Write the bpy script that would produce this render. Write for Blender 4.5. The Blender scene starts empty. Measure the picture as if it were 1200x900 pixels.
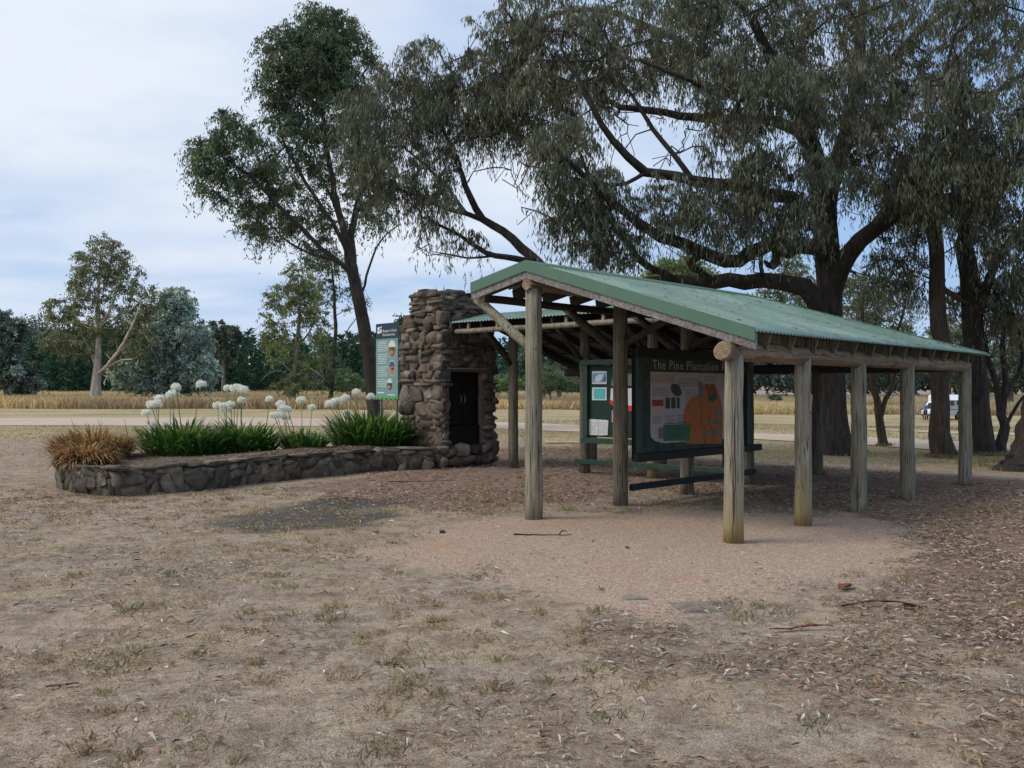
import bpy, math, random
import numpy as np
from mathutils import Vector

F = 1100.0; PX0, HY = 600.0, 457.0; EYE = 1.6
RNG = np.random.default_rng(7)
random.seed(7)
SC = bpy.context.scene
COL = SC.collection

# ------------------------------------------------------------------ noise
def _h(ix, iy, s):
    v = np.sin(ix*127.1 + iy*311.7 + s*74.7)*43758.5453
    return v - np.floor(v)
def vnoise(x, y, s=0):
    x = np.asarray(x, float); y = np.asarray(y, float)
    ix = np.floor(x); iy = np.floor(y); fx = x-ix; fy = y-iy
    fx = fx*fx*(3-2*fx); fy = fy*fy*(3-2*fy)
    a = _h(ix, iy, s); b = _h(ix+1, iy, s); c = _h(ix, iy+1, s); d = _h(ix+1, iy+1, s)
    return (a*(1-fx)+b*fx)*(1-fy)+(c*(1-fx)+d*fx)*fy
def fbm(x, y, s=0, o=4):
    r = 0; a = .5; t = 0
    for i in range(o):
        r = r + a*vnoise(x, y, s+i*13); t += a; a *= .5; x = np.asarray(x)*2.03+5.1; y = np.asarray(y)*2.03+1.7
    return r/t
def sstep(a, b, x):
    t = np.clip((np.asarray(x, float)-a)/(b-a), 0, 1)
    return t*t*(3-2*t)

# ------------------------------------------------------------------ terrain
def terr(x, y):
    x = np.asarray(x, float); y = np.asarray(y, float)
    D = .45+.85*sstep(0, 28, x)
    z = -D*sstep(28, 85, y)
    z = z + 7*sstep(130, 420, y)
    z = z + .25*(fbm(x*.03, y*.03, 3)-.5)*sstep(25, 70, y)
    z = z + .05*(fbm(x*.25, y*.25, 5)-.5)*(1-sstep(40, 70, y)) - .025*(1-sstep(40,70,y))*0
    z = z + .022*(fbm(x*2.2, y*2.2, 8)-.5)*(1-sstep(16, 30, y))
    return z
def tz(x, y): return float(terr(x, y))
def W(px, py, Y): return Vector(((px-PX0)/F*Y, Y, EYE+(HY-py)/F*Y))
def G(px, py):
    "point of the terrain seen along a ray"
    Y = 3.0
    while Y < 900:
        p = W(px, py, Y)
        if p.z <= tz(p.x, p.y): break
        Y *= 1.004
    return Vector((p.x, p.y, tz(p.x, p.y)))

# ------------------------------------------------------------------ objects
def tag(o, label=None, cat=None, group=None, kind=None):
    if label: o['label'] = label
    if cat: o['category'] = cat
    if group: o['group'] = group
    if kind: o['kind'] = kind
    return o
def empty(name, loc=(0, 0, 0), rz=0):
    o = bpy.data.objects.new(name, None); COL.objects.link(o)
    o.location = loc; o.rotation_euler = (0, 0, rz); o.empty_display_size = .2
    return o
def mesh_np(name, V, Fc, mat, parent=None, col=None, smooth=False, world=True):
    "V (n,3), Fc (m,k) one polygon size; vertices are world coordinates when world"
    V = np.asarray(V, np.float32); Fc = np.asarray(Fc, np.int32)
    if parent is not None and world:
        M = np.array(parent.matrix_basis.inverted()); V = (V@M[:3, :3].T+M[:3, 3]).astype(np.float32)
    me = bpy.data.meshes.new(name)
    n, (m, k) = len(V), Fc.shape
    me.vertices.add(n); me.vertices.foreach_set('co', V.ravel())
    me.loops.add(m*k); me.loops.foreach_set('vertex_index', Fc.ravel())
    me.polygons.add(m); me.polygons.foreach_set('loop_start', np.arange(0, m*k, k, dtype=np.int32))
    me.update(calc_edges=True)
    if smooth: me.polygons.foreach_set('use_smooth', np.ones(m, bool))
    if col is not None:
        a = me.color_attributes.new('Col', 'FLOAT_COLOR', 'POINT')
        c = np.ones((n, 4), np.float32); c[:, :col.shape[1]] = col
        a.data.foreach_set('color', c.ravel())
    if mat: me.materials.append(mat)
    o = bpy.data.objects.new(name, me); COL.objects.link(o)
    if parent is not None: o.parent = parent
    return o

class MB:
    def __init__(s): s.v = []; s.f = []
    def add(s, V, Fs):
        n = len(s.v); s.v += [tuple(p) for p in V]; s.f += [tuple(i+n for i in f) for f in Fs]; return s
    def box(s, c, d, ax=None, bev=0):
        "c centre, d full sizes, ax three axis vectors"
        ax = ax or (Vector((1, 0, 0)), Vector((0, 1, 0)), Vector((0, 0, 1)))
        c = Vector(c); P = []
        for k in (-1, 1):
            for j in (-1, 1):
                for i in (-1, 1):
                    P.append(c+ax[0]*(i*d[0]/2)+ax[1]*(j*d[1]/2)+ax[2]*(k*d[2]/2))
        fs = [(0, 2, 3, 1), (4, 5, 7, 6), (0, 1, 5, 4), (2, 6, 7, 3), (0, 4, 6, 2), (1, 3, 7, 5)]
        return s.add(P, fs)
    def tube(s, pts, rad, n=12, cap=True, jit=0, seed=0):
        pts = [Vector(p) for p in pts]; R = rad if hasattr(rad, '__len__') else [rad]*len(pts)
        d0 = (pts[-1]-pts[0]).normalized()
        ref = Vector((0, 0, 1)) if abs(d0.z) < .8 else Vector((1, 0, 0))
        rings = []
        rr = random.Random(seed)
        lob = [1+rr.uniform(-jit, jit) for _ in range(n)]
        for i, p in enumerate(pts):
            t = (pts[min(i+1, len(pts)-1)]-pts[max(i-1, 0)]).normalized()
            a = t.cross(ref).normalized(); b = t.cross(a)
            rings.append([p+(a*math.cos(2*math.pi*k/n)+b*math.sin(2*math.pi*k/n))*R[i]*lob[k]*(1+rr.uniform(-jit, jit)*.4) for k in range(n)])
        V = [q for r in rings for q in r]; Fs = []
        for i in range(len(pts)-1):
            for k in range(n):
                a, b = i*n+k, i*n+(k+1) % n
                Fs.append((a, a+n, b+n, b))
        if cap:
            Fs.append(tuple(range(n))); Fs.append(tuple(reversed(range((len(pts)-1)*n, len(pts)*n))))
        return s.add(V, Fs)
    def prism(s, poly, o, ax, ay, an, t):
        "extrude a 2D polygon by t along an"
        n = len(poly)
        V = [Vector(o)+ax*x+ay*y for x, y in poly]+[Vector(o)+ax*x+ay*y+an*t for x, y in poly]
        Fs = [tuple(reversed(range(n))), tuple(range(n, 2*n))]+[(i, (i+1) % n, (i+1) % n+n, i+n) for i in range(n)]
        return s.add(V, Fs)
    def build(s, name, mat, parent=None, smooth=False, bevel=0, world=True):
        V = s.v
        if parent is not None and world:
            M = parent.matrix_basis.inverted(); V = [M@Vector(p) for p in V]
        me = bpy.data.meshes.new(name); me.from_pydata([tuple(p) for p in V], [], s.f)
        if mat: me.materials.append(mat)
        o = bpy.data.objects.new(name, me); COL.objects.link(o)
        if parent is not None: o.parent = parent
        if smooth:
            for p in me.polygons: p.use_smooth = len(p.vertices) <= 4
        import bmesh
        bm = bmesh.new(); bm.from_mesh(me); bmesh.ops.recalc_face_normals(bm, faces=bm.faces)
        bm.to_mesh(me); bm.free()
        if bevel:
            b = o.modifiers.new('bevel', 'BEVEL'); b.width = bevel; b.segments = 2; b.limit_method = 'ANGLE'
        return o

# ------------------------------------------------------------------ materials
def mat_new(name):
    m = bpy.data.materials.new(name); m.use_nodes = True
    nt = m.node_tree; nt.nodes.clear()
    out = nt.nodes.new('ShaderNodeOutputMaterial'); bs = nt.nodes.new('ShaderNodeBsdfPrincipled')
    nt.links.new(bs.outputs[0], out.inputs[0])
    bs.inputs['Specular IOR Level'].default_value = .3
    return m, nt, bs, out
def N(nt, t, **kw):
    n = nt.nodes.new(t)
    for k, v in kw.items():
        if k in n.inputs: n.inputs[k].default_value = v
        else: setattr(n, k, v)
    return n
def ramp(nt, src, stops, interp='LINEAR'):
    r = nt.nodes.new('ShaderNodeValToRGB'); r.color_ramp.interpolation = interp
    e = r.color_ramp.elements
    while len(e) < len(stops): e.new(.5)
    for i, (p, c) in enumerate(stops):
        e[i].position = p; e[i].color = (*c, 1) if len(c) == 3 else c
    nt.links.new(src, r.inputs[0]); return r.outputs[0]
def mixc(nt, fac, a, b, mode='MIX'):
    m = nt.nodes.new('ShaderNodeMix'); m.data_type = 'RGBA'; m.blend_type = mode
    def put(v, s):
        if isinstance(v, (int, float)): s.default_value = v
        elif isinstance(v, tuple): s.default_value = (*v, 1)
        else: nt.links.new(v, s)
    put(fac, m.inputs[0]); put(a, m.inputs[6]); put(b, m.inputs[7]); return m.outputs[2]
def math_(nt, op, a, b=None, clamp=False):
    m = nt.nodes.new('ShaderNodeMath'); m.operation = op; m.use_clamp = clamp
    for i, v in enumerate((a, b)):
        if v is None: continue
        if isinstance(v, (int, float)): m.inputs[i].default_value = v
        else: nt.links.new(v, m.inputs[i])
    return m.outputs[0]
def coords(nt, scale=(1, 1, 1), kind='Object', rot=(0, 0, 0)):
    tc = nt.nodes.new('ShaderNodeTexCoord'); mp = nt.nodes.new('ShaderNodeMapping')
    mp.inputs['Scale'].default_value = scale; mp.inputs['Rotation'].default_value = rot
    nt.links.new(tc.outputs[kind], mp.inputs[0]); return mp.outputs[0]
def noise(nt, vec, scale, detail=4, rough=.55, dist=0):
    n = N(nt, 'ShaderNodeTexNoise'); n.inputs['Scale'].default_value = scale; n.inputs['Detail'].default_value = detail
    n.inputs['Roughness'].default_value = rough; n.inputs['Distortion'].default_value = dist
    nt.links.new(vec, n.inputs[0]); return n.outputs[0]
def bump(nt, bs, h, strength=.3, dist=.02):
    b = N(nt, 'ShaderNodeBump'); b.inputs['Strength'].default_value = strength; b.inputs['Distance'].default_value = dist
    nt.links.new(h, b.inputs['Height']); nt.links.new(b.outputs[0], bs.inputs['Normal'])
def plain(name, col, rough=.7, metal=0, var=.15, sc=6, spec=.3):
    m, nt, bs, out = mat_new(name)
    n = noise(nt, coords(nt), sc, 5)
    lo = tuple(c*(1-var) for c in col); hi = tuple(min(1, c*(1+var)) for c in col)
    nt.links.new(ramp(nt, n, [(.3, lo), (.7, hi)]), bs.inputs['Base Color'])
    bs.inputs['Roughness'].default_value = rough; bs.inputs['Metallic'].default_value = metal
    bs.inputs['Specular IOR Level'].default_value = spec
    return m
M = {}

def wood(name, c1, c2, crack, foot=None, axis='z', gs=1.0):
    m, nt, bs, out = mat_new(name)
    sc = {'z': (14, 14, .7), 'x': (.7, 14, 14), 'y': (14, .7, 14)}[axis]
    v = coords(nt, sc)
    g = noise(nt, v, 1.6*gs, 6, .62, .6)
    big = noise(nt, coords(nt), 2.1, 4)
    c = ramp(nt, g, [(.25, crack), (.4, c1), (.62, c2), (.8, tuple(x*1.18 for x in c2))])
    c = mixc(nt, ramp(nt, big, [(.35, (0, 0, 0)), (.7, (.55, .55, .55))]), c, tuple(x*.62 for x in c1))
    # fine drying cracks
    wv = noise(nt, coords(nt, tuple(s*3.0 for s in sc)), 1.3, 3, .5, .3)
    c = mixc(nt, ramp(nt, wv, [(.36, (.9, .9, .9)), (.42, (0, 0, 0))]), c, crack)
    # knots
    kn = N(nt, 'ShaderNodeTexVoronoi'); kn.inputs['Scale'].default_value = 2.6
    nt.links.new(coords(nt, tuple(1.6 if s < 1 else 1.9 for s in sc)), kn.inputs[0])
    c = mixc(nt, ramp(nt, kn.outputs['Distance'], [(.05, (.8, .8, .8)), (.11, (0, 0, 0))]), c, crack)
    if foot:
        geo = nt.nodes.new('ShaderNodeNewGeometry'); sp = nt.nodes.new('ShaderNodeSeparateXYZ')
        nt.links.new(geo.outputs['Position'], sp.inputs[0])
        z = math_(nt, 'ADD', sp.outputs[2], math_(nt, 'MULTIPLY', g, .5))
        f = ramp(nt, math_(nt, 'MULTIPLY', z, 1.0), [(.28, (.85, .85, .85)), (.95, (0, 0, 0))])
        c = mixc(nt, f, c, foot)
        f2 = ramp(nt, math_(nt, 'MULTIPLY', z, 1.0), [(.1, (.6, .6, .6)), (.42, (0, 0, 0))])
        c = mixc(nt, f2, c, (.07, .055, .035))
    nt.links.new(c, bs.inputs['Base Color']); bs.inputs['Roughness'].default_value = .85
    bump(nt, bs, math_(nt, 'ADD', g, wv), .8, .018)
    return m
M['post'] = wood('weathered_post', (.21, .19, .135), (.36, .325, .24), (.06, .052, .035))
M['postfoot'] = wood('post_yellow_foot', (.24, .215, .155), (.39, .35, .265), (.06, .05, .035), foot=(.30, .22, .075))
M['logx'] = wood('log_beam', (.19, .14, .085), (.31, .225, .14), (.05, .035, .02), axis='x')
M['logend'] = wood('log_end', (.28, .19, .11), (.40, .29, .18), (.10, .07, .04), axis='x', gs=.5)
M['dark'] = wood('shade_darkened_timber', (.042, .035, .027), (.075, .062, .047), (.015, .012, .01), axis='x')  # timber under the roof, its shade darkened into the colour
M['post_shade'] = wood('shade_painted_post', (.13, .112, .078), (.22, .19, .135), (.04, .034, .024))  # darker copy of the post wood; under-roof shade is painted in
M['barge'] = wood('grey_barge_timber', (.21, .185, .17), (.36, .325, .31), (.08, .07, .065), axis='x')
M['fascia'] = plain('green_flashing', (.075, .155, .10), .42, 0, .1, 3, .5)
M['frame'] = plain('green_paint', (.020, .048, .034), .5, 0, .3, 8, .4)
M['frame_dark'] = plain('dark_green_paint', (.008, .014, .011), .55, 0, .3, 8, .3)
M['felt'] = plain('green_board', (.014, .036, .026), .8, 0, .15, 20)
M['iron'] = plain('black_iron', (.012, .013, .013), .5, .6, .3, 10)
M['steel'] = plain('galvanised_steel', (.32, .33, .33), .45, .7, .15, 10)
M['shelf'] = plain('grey_shelf', (.22, .20, .18), .6, 0, .2, 10)

def roof_mat():
    m, nt, bs, out = mat_new('corrugated_roof')
    v = coords(nt)
    n = noise(nt, v, 1.1, 6, .65); n2 = noise(nt, v, 14, 4, .7)
    c = ramp(nt, n, [(.3, (.10, .175, .135)), (.52, (.165, .265, .21)), (.75, (.27, .37, .315))])
    c = mixc(nt, ramp(nt, n2, [(.52, (0, 0, 0)), (.68, (.6, .6, .6))]), c, (.10, .15, .115))
    st = noise(nt, coords(nt, (9, .55, 1)), 1.4, 5, .65)
    c = mixc(nt, ramp(nt, st, [(.42, (0, 0, 0)), (.66, (.55, .55, .55))]), c, (.12, .16, .125))
    st2 = noise(nt, coords(nt, (16, .5, 1)), 1.1, 3, .6)
    c = mixc(nt, ramp(nt, st2, [(.58, (0, 0, 0)), (.72, (.5, .5, .5))]), c, (.36, .43, .38))
    n3 = noise(nt, v, 34, 2, .5)
    c = mixc(nt, ramp(nt, n3, [(.66, (0, 0, 0)), (.70, (.8, .8, .8))]), c, (.06, .055, .035))
    sx = N(nt, 'ShaderNodeSeparateXYZ'); nt.links.new(v, sx.inputs[0])
    def near(o_, per, wdt):
        f = math_(nt, 'FRACT', math_(nt, 'DIVIDE', o_, per)); return math_(nt, 'LESS_THAN', math_(nt, 'MULTIPLY', math_(nt, 'ABSOLUTE', math_(nt, 'SUBTRACT', f, .5)), per), wdt)
    scr = math_(nt, 'MULTIPLY', near(sx.outputs[0], .258, .011), near(sx.outputs[1], .62, .014))
    c = mixc(nt, math_(nt, 'MULTIPLY', scr, .8), c, (.04, .05, .045))
    c = mixc(nt, math_(nt, 'MULTIPLY', near(sx.outputs[0], .774, .006), .55), c, (.06, .085, .07))
    nt.links.new(c, bs.inputs['Base Color']); bs.inputs['Roughness'].default_value = .36
    bs.inputs['Specular IOR Level'].default_value = .55
    return m
M['roof'] = roof_mat()
M['soffit'] = plain('roof_underside', (.03, .032, .03), .6, 0, .2, 4)

def colmat(name, rough=.6, trans=.3, spec=.3, bright=1.0, translum=1.2):
    "leaf-like material reading per-vertex colour"
    m, nt, bs, out = mat_new(name)
    a = N(nt, 'ShaderNodeAttribute'); a.attribute_name = 'Col'
    nt.links.new(a.outputs[0], bs.inputs['Base Color'])
    bs.inputs['Roughness'].default_value = rough; bs.inputs['Specular IOR Level'].default_value = spec
    if trans:
        t = N(nt, 'ShaderNodeBsdfTranslucent'); mx = N(nt, 'ShaderNodeMixShader')
        nt.links.new(mixc(nt, 1.0, a.outputs[0], (translum, translum, translum*.6), 'MULTIPLY'), t.inputs[0])
        mx.inputs[0].default_value = trans
        nt.links.new(bs.outputs[0], mx.inputs[1]); nt.links.new(t.outputs[0], mx.inputs[2]); nt.links.new(mx.outputs[0], out.inputs[0])
    return m
M['leaf'] = colmat('foliage', .55, .3, .22)
M['litter'] = colmat('leaf_litter', .8, .1)
M['grass'] = colmat('grass_blades', .7, .3)
M['flower'] = plain('white_petals', (.93, .92, .84), .6, 0, .03, 30)
def flower_mat():
    m, nt, bs, out = mat_new('white_petals'); bs.inputs['Base Color'].default_value = (.95, .94, .86, 1); bs.inputs['Roughness'].default_value = .7
    n = noise(nt, coords(nt), 40, 2); nt.links.new(ramp(nt, n, [(.3, (.88, .88, .78)), (.6, (.96, .95, .90))]), bs.inputs['Base Color'])
    t = N(nt, 'ShaderNodeBsdfTranslucent'); t.inputs[0].default_value = (.95, .95, .85, 1); mx = N(nt, 'ShaderNodeMixShader'); mx.inputs[0].default_value = .45
    nt.links.new(bs.outputs[0], mx.inputs[1]); nt.links.new(t.outputs[0], mx.inputs[2]); nt.links.new(mx.outputs[0], out.inputs[0]); return m
M['flower'] = flower_mat()
M['stem'] = plain('flower_stem', (.16, .22, .09), .6, 0, .2, 20)

def bark(name, c1, c2, c3, vs=1.0):
    m, nt, bs, out = mat_new(name)
    v = coords(nt, (9*vs, 9*vs, 1.3*vs)); n = noise(nt, v, 1.5, 7, .68, .8); b = noise(nt, coords(nt), 1.2*vs, 4)
    c = ramp(nt, n, [(.3, c1), (.5, c2), (.72, c3)])
    c = mixc(nt, ramp(nt, b, [(.4, (0, 0, 0)), (.7, (.6, .6, .6))]), c, c1)
    nt.links.new(c, bs.inputs['Base Color']); bs.inputs['Roughness'].default_value = .9
    bump(nt, bs, n, 1.0, .05); return m
M['bark_dark'] = bark('rough_dark_bark', (.018, .015, .013), (.052, .042, .035), (.115, .094, .08))
M['bark_black'] = bark('black_bark', (.014, .011, .009), (.036, .027, .021), (.075, .058, .045))
M['bark_brown'] = bark('brown_bark', (.03, .021, .016), (.085, .06, .045), (.16, .12, .095))
M['bark_pale'] = bark('pale_bark', (.30, .24, .18), (.55, .47, .38), (.72, .66, .57), .6)
M['bark_grey'] = bark('grey_bark', (.09, .075, .06), (.19, .165, .14), (.30, .27, .24), .7)

def stone_mat(name, cols, moss=.0, mortar=False):
    m, nt, bs, out = mat_new(name)
    a = N(nt, 'ShaderNodeAttribute'); a.attribute_name = 'Col'
    v = coords(nt); n = noise(nt, v, 9, 6, .65); n2 = noise(nt, v, 38, 4, .6); n3 = noise(nt, v, 3.2, 3)
    c = mixc(nt, 1.0, a.outputs[0], ramp(nt, n, [(.3, (.55, .55, .55)), (.7, (1.35, 1.3, 1.25))]), 'MULTIPLY')
    c = mixc(nt, ramp(nt, n3, [(.55, (0, 0, 0)), (.75, (.7, .7, .7))]), c, cols[0])
    c = mixc(nt, ramp(nt, n2, [(.60, (0, 0, 0)), (.72, (.5, .5, .5))]), c, cols[1])
    nt.links.new(c, bs.inputs['Base Color']); bs.inputs['Roughness'].default_value = .9
    bump(nt, bs, math_(nt, 'ADD', n, n2), .7, .03); return m
M['stone'] = stone_mat('fieldstone', [(.075, .06, .05), (.26, .23, .19)])
M['wallstone'] = stone_mat('dark_fieldstone', [(.045, .042, .036), (.16, .15, .12)])
M['capstone'] = stone_mat('capstone', [(.06, .05, .038), (.20, .17, .12)])
M['mortar'] = plain('mortar', (.17, .125, .09), .95, 0, .4, 14)
M['mortar_dark'] = plain('dark_mortar', (.07, .058, .045), .95, 0, .4, 14)
M['soil'] = plain('bed_soil', (.10, .072, .052), .95, 0, .6, 18)

# ------------------------------------------------------------------ world, sun, camera
SUN_EL, SUN_AZ = math.radians(50), math.radians(-104)   # azimuth from +Y towards +X
w = bpy.data.worlds.new('World'); SC.world = w; w.use_nodes = True
nt = w.node_tree; nt.nodes.clear()
wo = nt.nodes.new('ShaderNodeOutputWorld'); bg = nt.nodes.new('ShaderNodeBackground')
nt.links.new(bg.outputs[0], wo.inputs[0]); bg.inputs[1].default_value = .12
sky = nt.nodes.new('ShaderNodeTexSky'); sky.sky_type = 'NISHITA'; sky.sun_disc = False
sky.sun_elevation = SUN_EL; sky.sun_rotation = SUN_AZ; sky.air_density = 1.0; sky.dust_density = 1.2
tc = nt.nodes.new('ShaderNodeTexCoord'); sp = nt.nodes.new('ShaderNodeSeparateXYZ'); nt.links.new(tc.outputs['Generated'], sp.inputs[0])
# clouds on a flat layer: direction.xy / (z + .12)
dz = math_(nt, 'ADD', math_(nt, 'MAXIMUM', sp.outputs[2], 0.0), .16)
cb = nt.nodes.new('ShaderNodeCombineXYZ')
nt.links.new(math_(nt, 'DIVIDE', sp.outputs[0], dz), cb.inputs[0]); nt.links.new(math_(nt, 'DIVIDE', sp.outputs[1], dz), cb.inputs[1])
mp = nt.nodes.new('ShaderNodeMapping'); mp.inputs['Location'].default_value = (3.1, 1.7, 0); mp.inputs['Scale'].default_value = (.75, 1.0, 1); mp.inputs['Rotation'].default_value = (0, 0, .35)
nt.links.new(cb.outputs[0], mp.inputs[0])
c1 = noise(nt, mp.outputs[0], .75, 8, .52, .35); c2 = noise(nt, mp.outputs[0], 2.3, 6, .55, .2)
cl = math_(nt, 'ADD', math_(nt, 'MULTIPLY', c1, .75), math_(nt, 'MULTIPLY', c2, .25))
# more white to the upper left where the sun sits behind the cloud
glow = math_(nt, 'ADD', math_(nt, 'MULTIPLY', sp.outputs[0], -.22), math_(nt, 'MULTIPLY', sp.outputs[2], .16))
cov = ramp(nt, math_(nt, 'ADD', cl, glow), [(.41, (0.0, 0.0, 0.0)), (.50, (.30, .30, .30)), (.58, (.62, .62, .62)), (.70, (1, 1, 1))])
base = mixc(nt, .80, sky.outputs[0], (2.9, 4.55, 7.5))
base = mixc(nt, ramp(nt, sp.outputs[2], [(0.0, (1, 1, 1)), (.12, (.5,.5,.5)), (.35, (0, 0, 0))]), base, (3.4, 4.9, 7.2))
skyc = mixc(nt, cov, base, (6.8, 7.3, 8.1))
nt.links.new(skyc, bg.inputs[0])

sl = bpy.data.lights.new('sun', 'SUN'); so = bpy.data.objects.new('sun', sl); COL.objects.link(so)
sl.energy = 2.1; sl.angle = math.radians(24); sl.color = (1, .955, .89)
sd = Vector((math.sin(SUN_AZ)*math.cos(SUN_EL), math.cos(SUN_AZ)*math.cos(SUN_EL), math.sin(SUN_EL)))
so.rotation_euler = sd.to_track_quat('Z', 'Y').to_euler()

cam = bpy.data.cameras.new('camera'); co = bpy.data.objects.new('camera', cam); COL.objects.link(co)
cam.sensor_width = 36; cam.lens = F/1200*36; cam.clip_end = 6000; cam.clip_start = .05
co.location = (0, 0, EYE); co.rotation_euler = (math.radians(90)+math.atan(7/F), 0, 0)
SC.camera = co
SC.view_settings.view_transform = 'Standard'; SC.view_settings.look = 'None'; SC.view_settings.exposure = 0
SC.cycles.max_bounces = 6; SC.cycles.transparent_max_bounces = 8

# ------------------------------------------------------------------ ground
def inpoly(x, y, poly):
    inside = np.zeros(np.shape(x), bool); dist = np.full(np.shape(x), 1e9)
    n = len(poly)
    for i in range(n):
        x1, y1 = poly[i]; x2, y2 = poly[(i+1) % n]
        c = ((y1 > y) != (y2 > y)) & (x < (x2-x1)*(y-y1)/(y2-y1+1e-12)+x1); inside ^= c
        t = np.clip(((x-x1)*(x2-x1)+(y-y1)*(y2-y1))/((x2-x1)**2+(y2-y1)**2), 0, 1)
        dist = np.minimum(dist, np.hypot(x-x1-t*(x2-x1), y-y1-t*(y2-y1)))
    return np.where(inside, dist, -dist)
def gpoly(pts): return [(lambda p: (p.x, p.y))(G(*q)) for q in pts]
GRAVEL = gpoly([(418, 645), (500, 665), (560, 680), (640, 700), (720, 712), (800, 722), (880, 712), (960, 690), (1060, 672), (1085, 640), (1040, 612), (1010, 596), (930, 603), (850, 600), (760, 597), (650, 603), (560, 608), (480, 622)])
BROWN = gpoly([(560, 602), (400, 590), (330, 570), (540, 545), (590, 522), (700, 524), (900, 545), (1010, 550), (1100, 556), (1200, 563), (1500, 600), (1500, 800), (1150, 780), (1000, 660), (1060, 620), (1000, 600), (760, 575)])
ASPH1 = gpoly([(335, 592), (390, 583), (450, 586), (470, 592), (430, 600), (350, 600)])
ASPH2 = gpoly([(270, 610), (330, 600), (440, 600), (480, 606), (410, 616), (310, 624)])
LIT = gpoly([(560, 690), (700, 700), (860, 712), (1000, 640), (1500, 610), (1700, 1100), (600, 1100), (640, 900), (520, 760), (380, 680)])
def masks(x, y):
    wx = x+(fbm(x*1.3, y*1.3, 21)-.5)*1.1+(fbm(x*4, y*4, 22)-.5)*.5; wy = y+(fbm(x*1.3, y*1.3, 41)-.5)*1.1+(fbm(x*4, y*4, 42)-.5)*.5
    g = sstep(-.45, .55, inpoly(wx, wy, GRAVEL))
    b = sstep(-.5, .6, inpoly(wx, wy, BROWN)) * (1-.8*g)
    a = np.maximum(sstep(-.5, .5, inpoly(wx, wy, ASPH1)), sstep(-.5, .5, inpoly(wx, wy, ASPH2)))
    l = sstep(-2.2, 2.4, inpoly(wx, wy, LIT))*(1-g)
    far = sstep(-2, 4, y-np.where(x > 1, np.maximum(25-.85*(x-1), 17.5), 29)+3*(fbm(x*.2, y*.2, 77)-.5))
    return g, b*(1-sstep(23, 30, y-.12*x)), a, l, far
def clump_(x, y): return sstep(.40, .60, fbm(x*1.1, y*1.1, 61))
def axis(lo, hi, near, far, s0, g):
    out = [0.0]; s = s0
    while out[-1] < hi:
        if out[-1] > near: s *= g
        out.append(out[-1]+s)
    pos = np.array(out)
    return pos
xs = axis(0, 700, 11, 0, .11, 1.055); xs = np.concatenate([-xs[:0:-1], xs])
ya = axis(0, 1500, 24, 0, .10, 1.022)+1.5; ys = np.concatenate([[-30, -10, -3, 0], ya])
XX, YY = np.meshgrid(xs, ys)
ZZ = terr(XX, YY)
g_, b_, a_, l_, f_ = masks(XX, YY)
V = np.stack([XX, YY, ZZ], -1).reshape(-1, 3)
nx, ny = len(xs), len(ys)
I = np.arange(nx*ny).reshape(ny, nx)
LITM = (l_*clump_(XX, YY)).reshape(-1, 1)*np.ones((1, 3))
Fg = np.stack([I[:-1, :-1], I[:-1, 1:], I[1:, 1:], I[1:, :-1]], -1).reshape(-1, 4)
colg = np.stack([g_, b_, f_, a_], -1).reshape(-1, 4)
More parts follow.
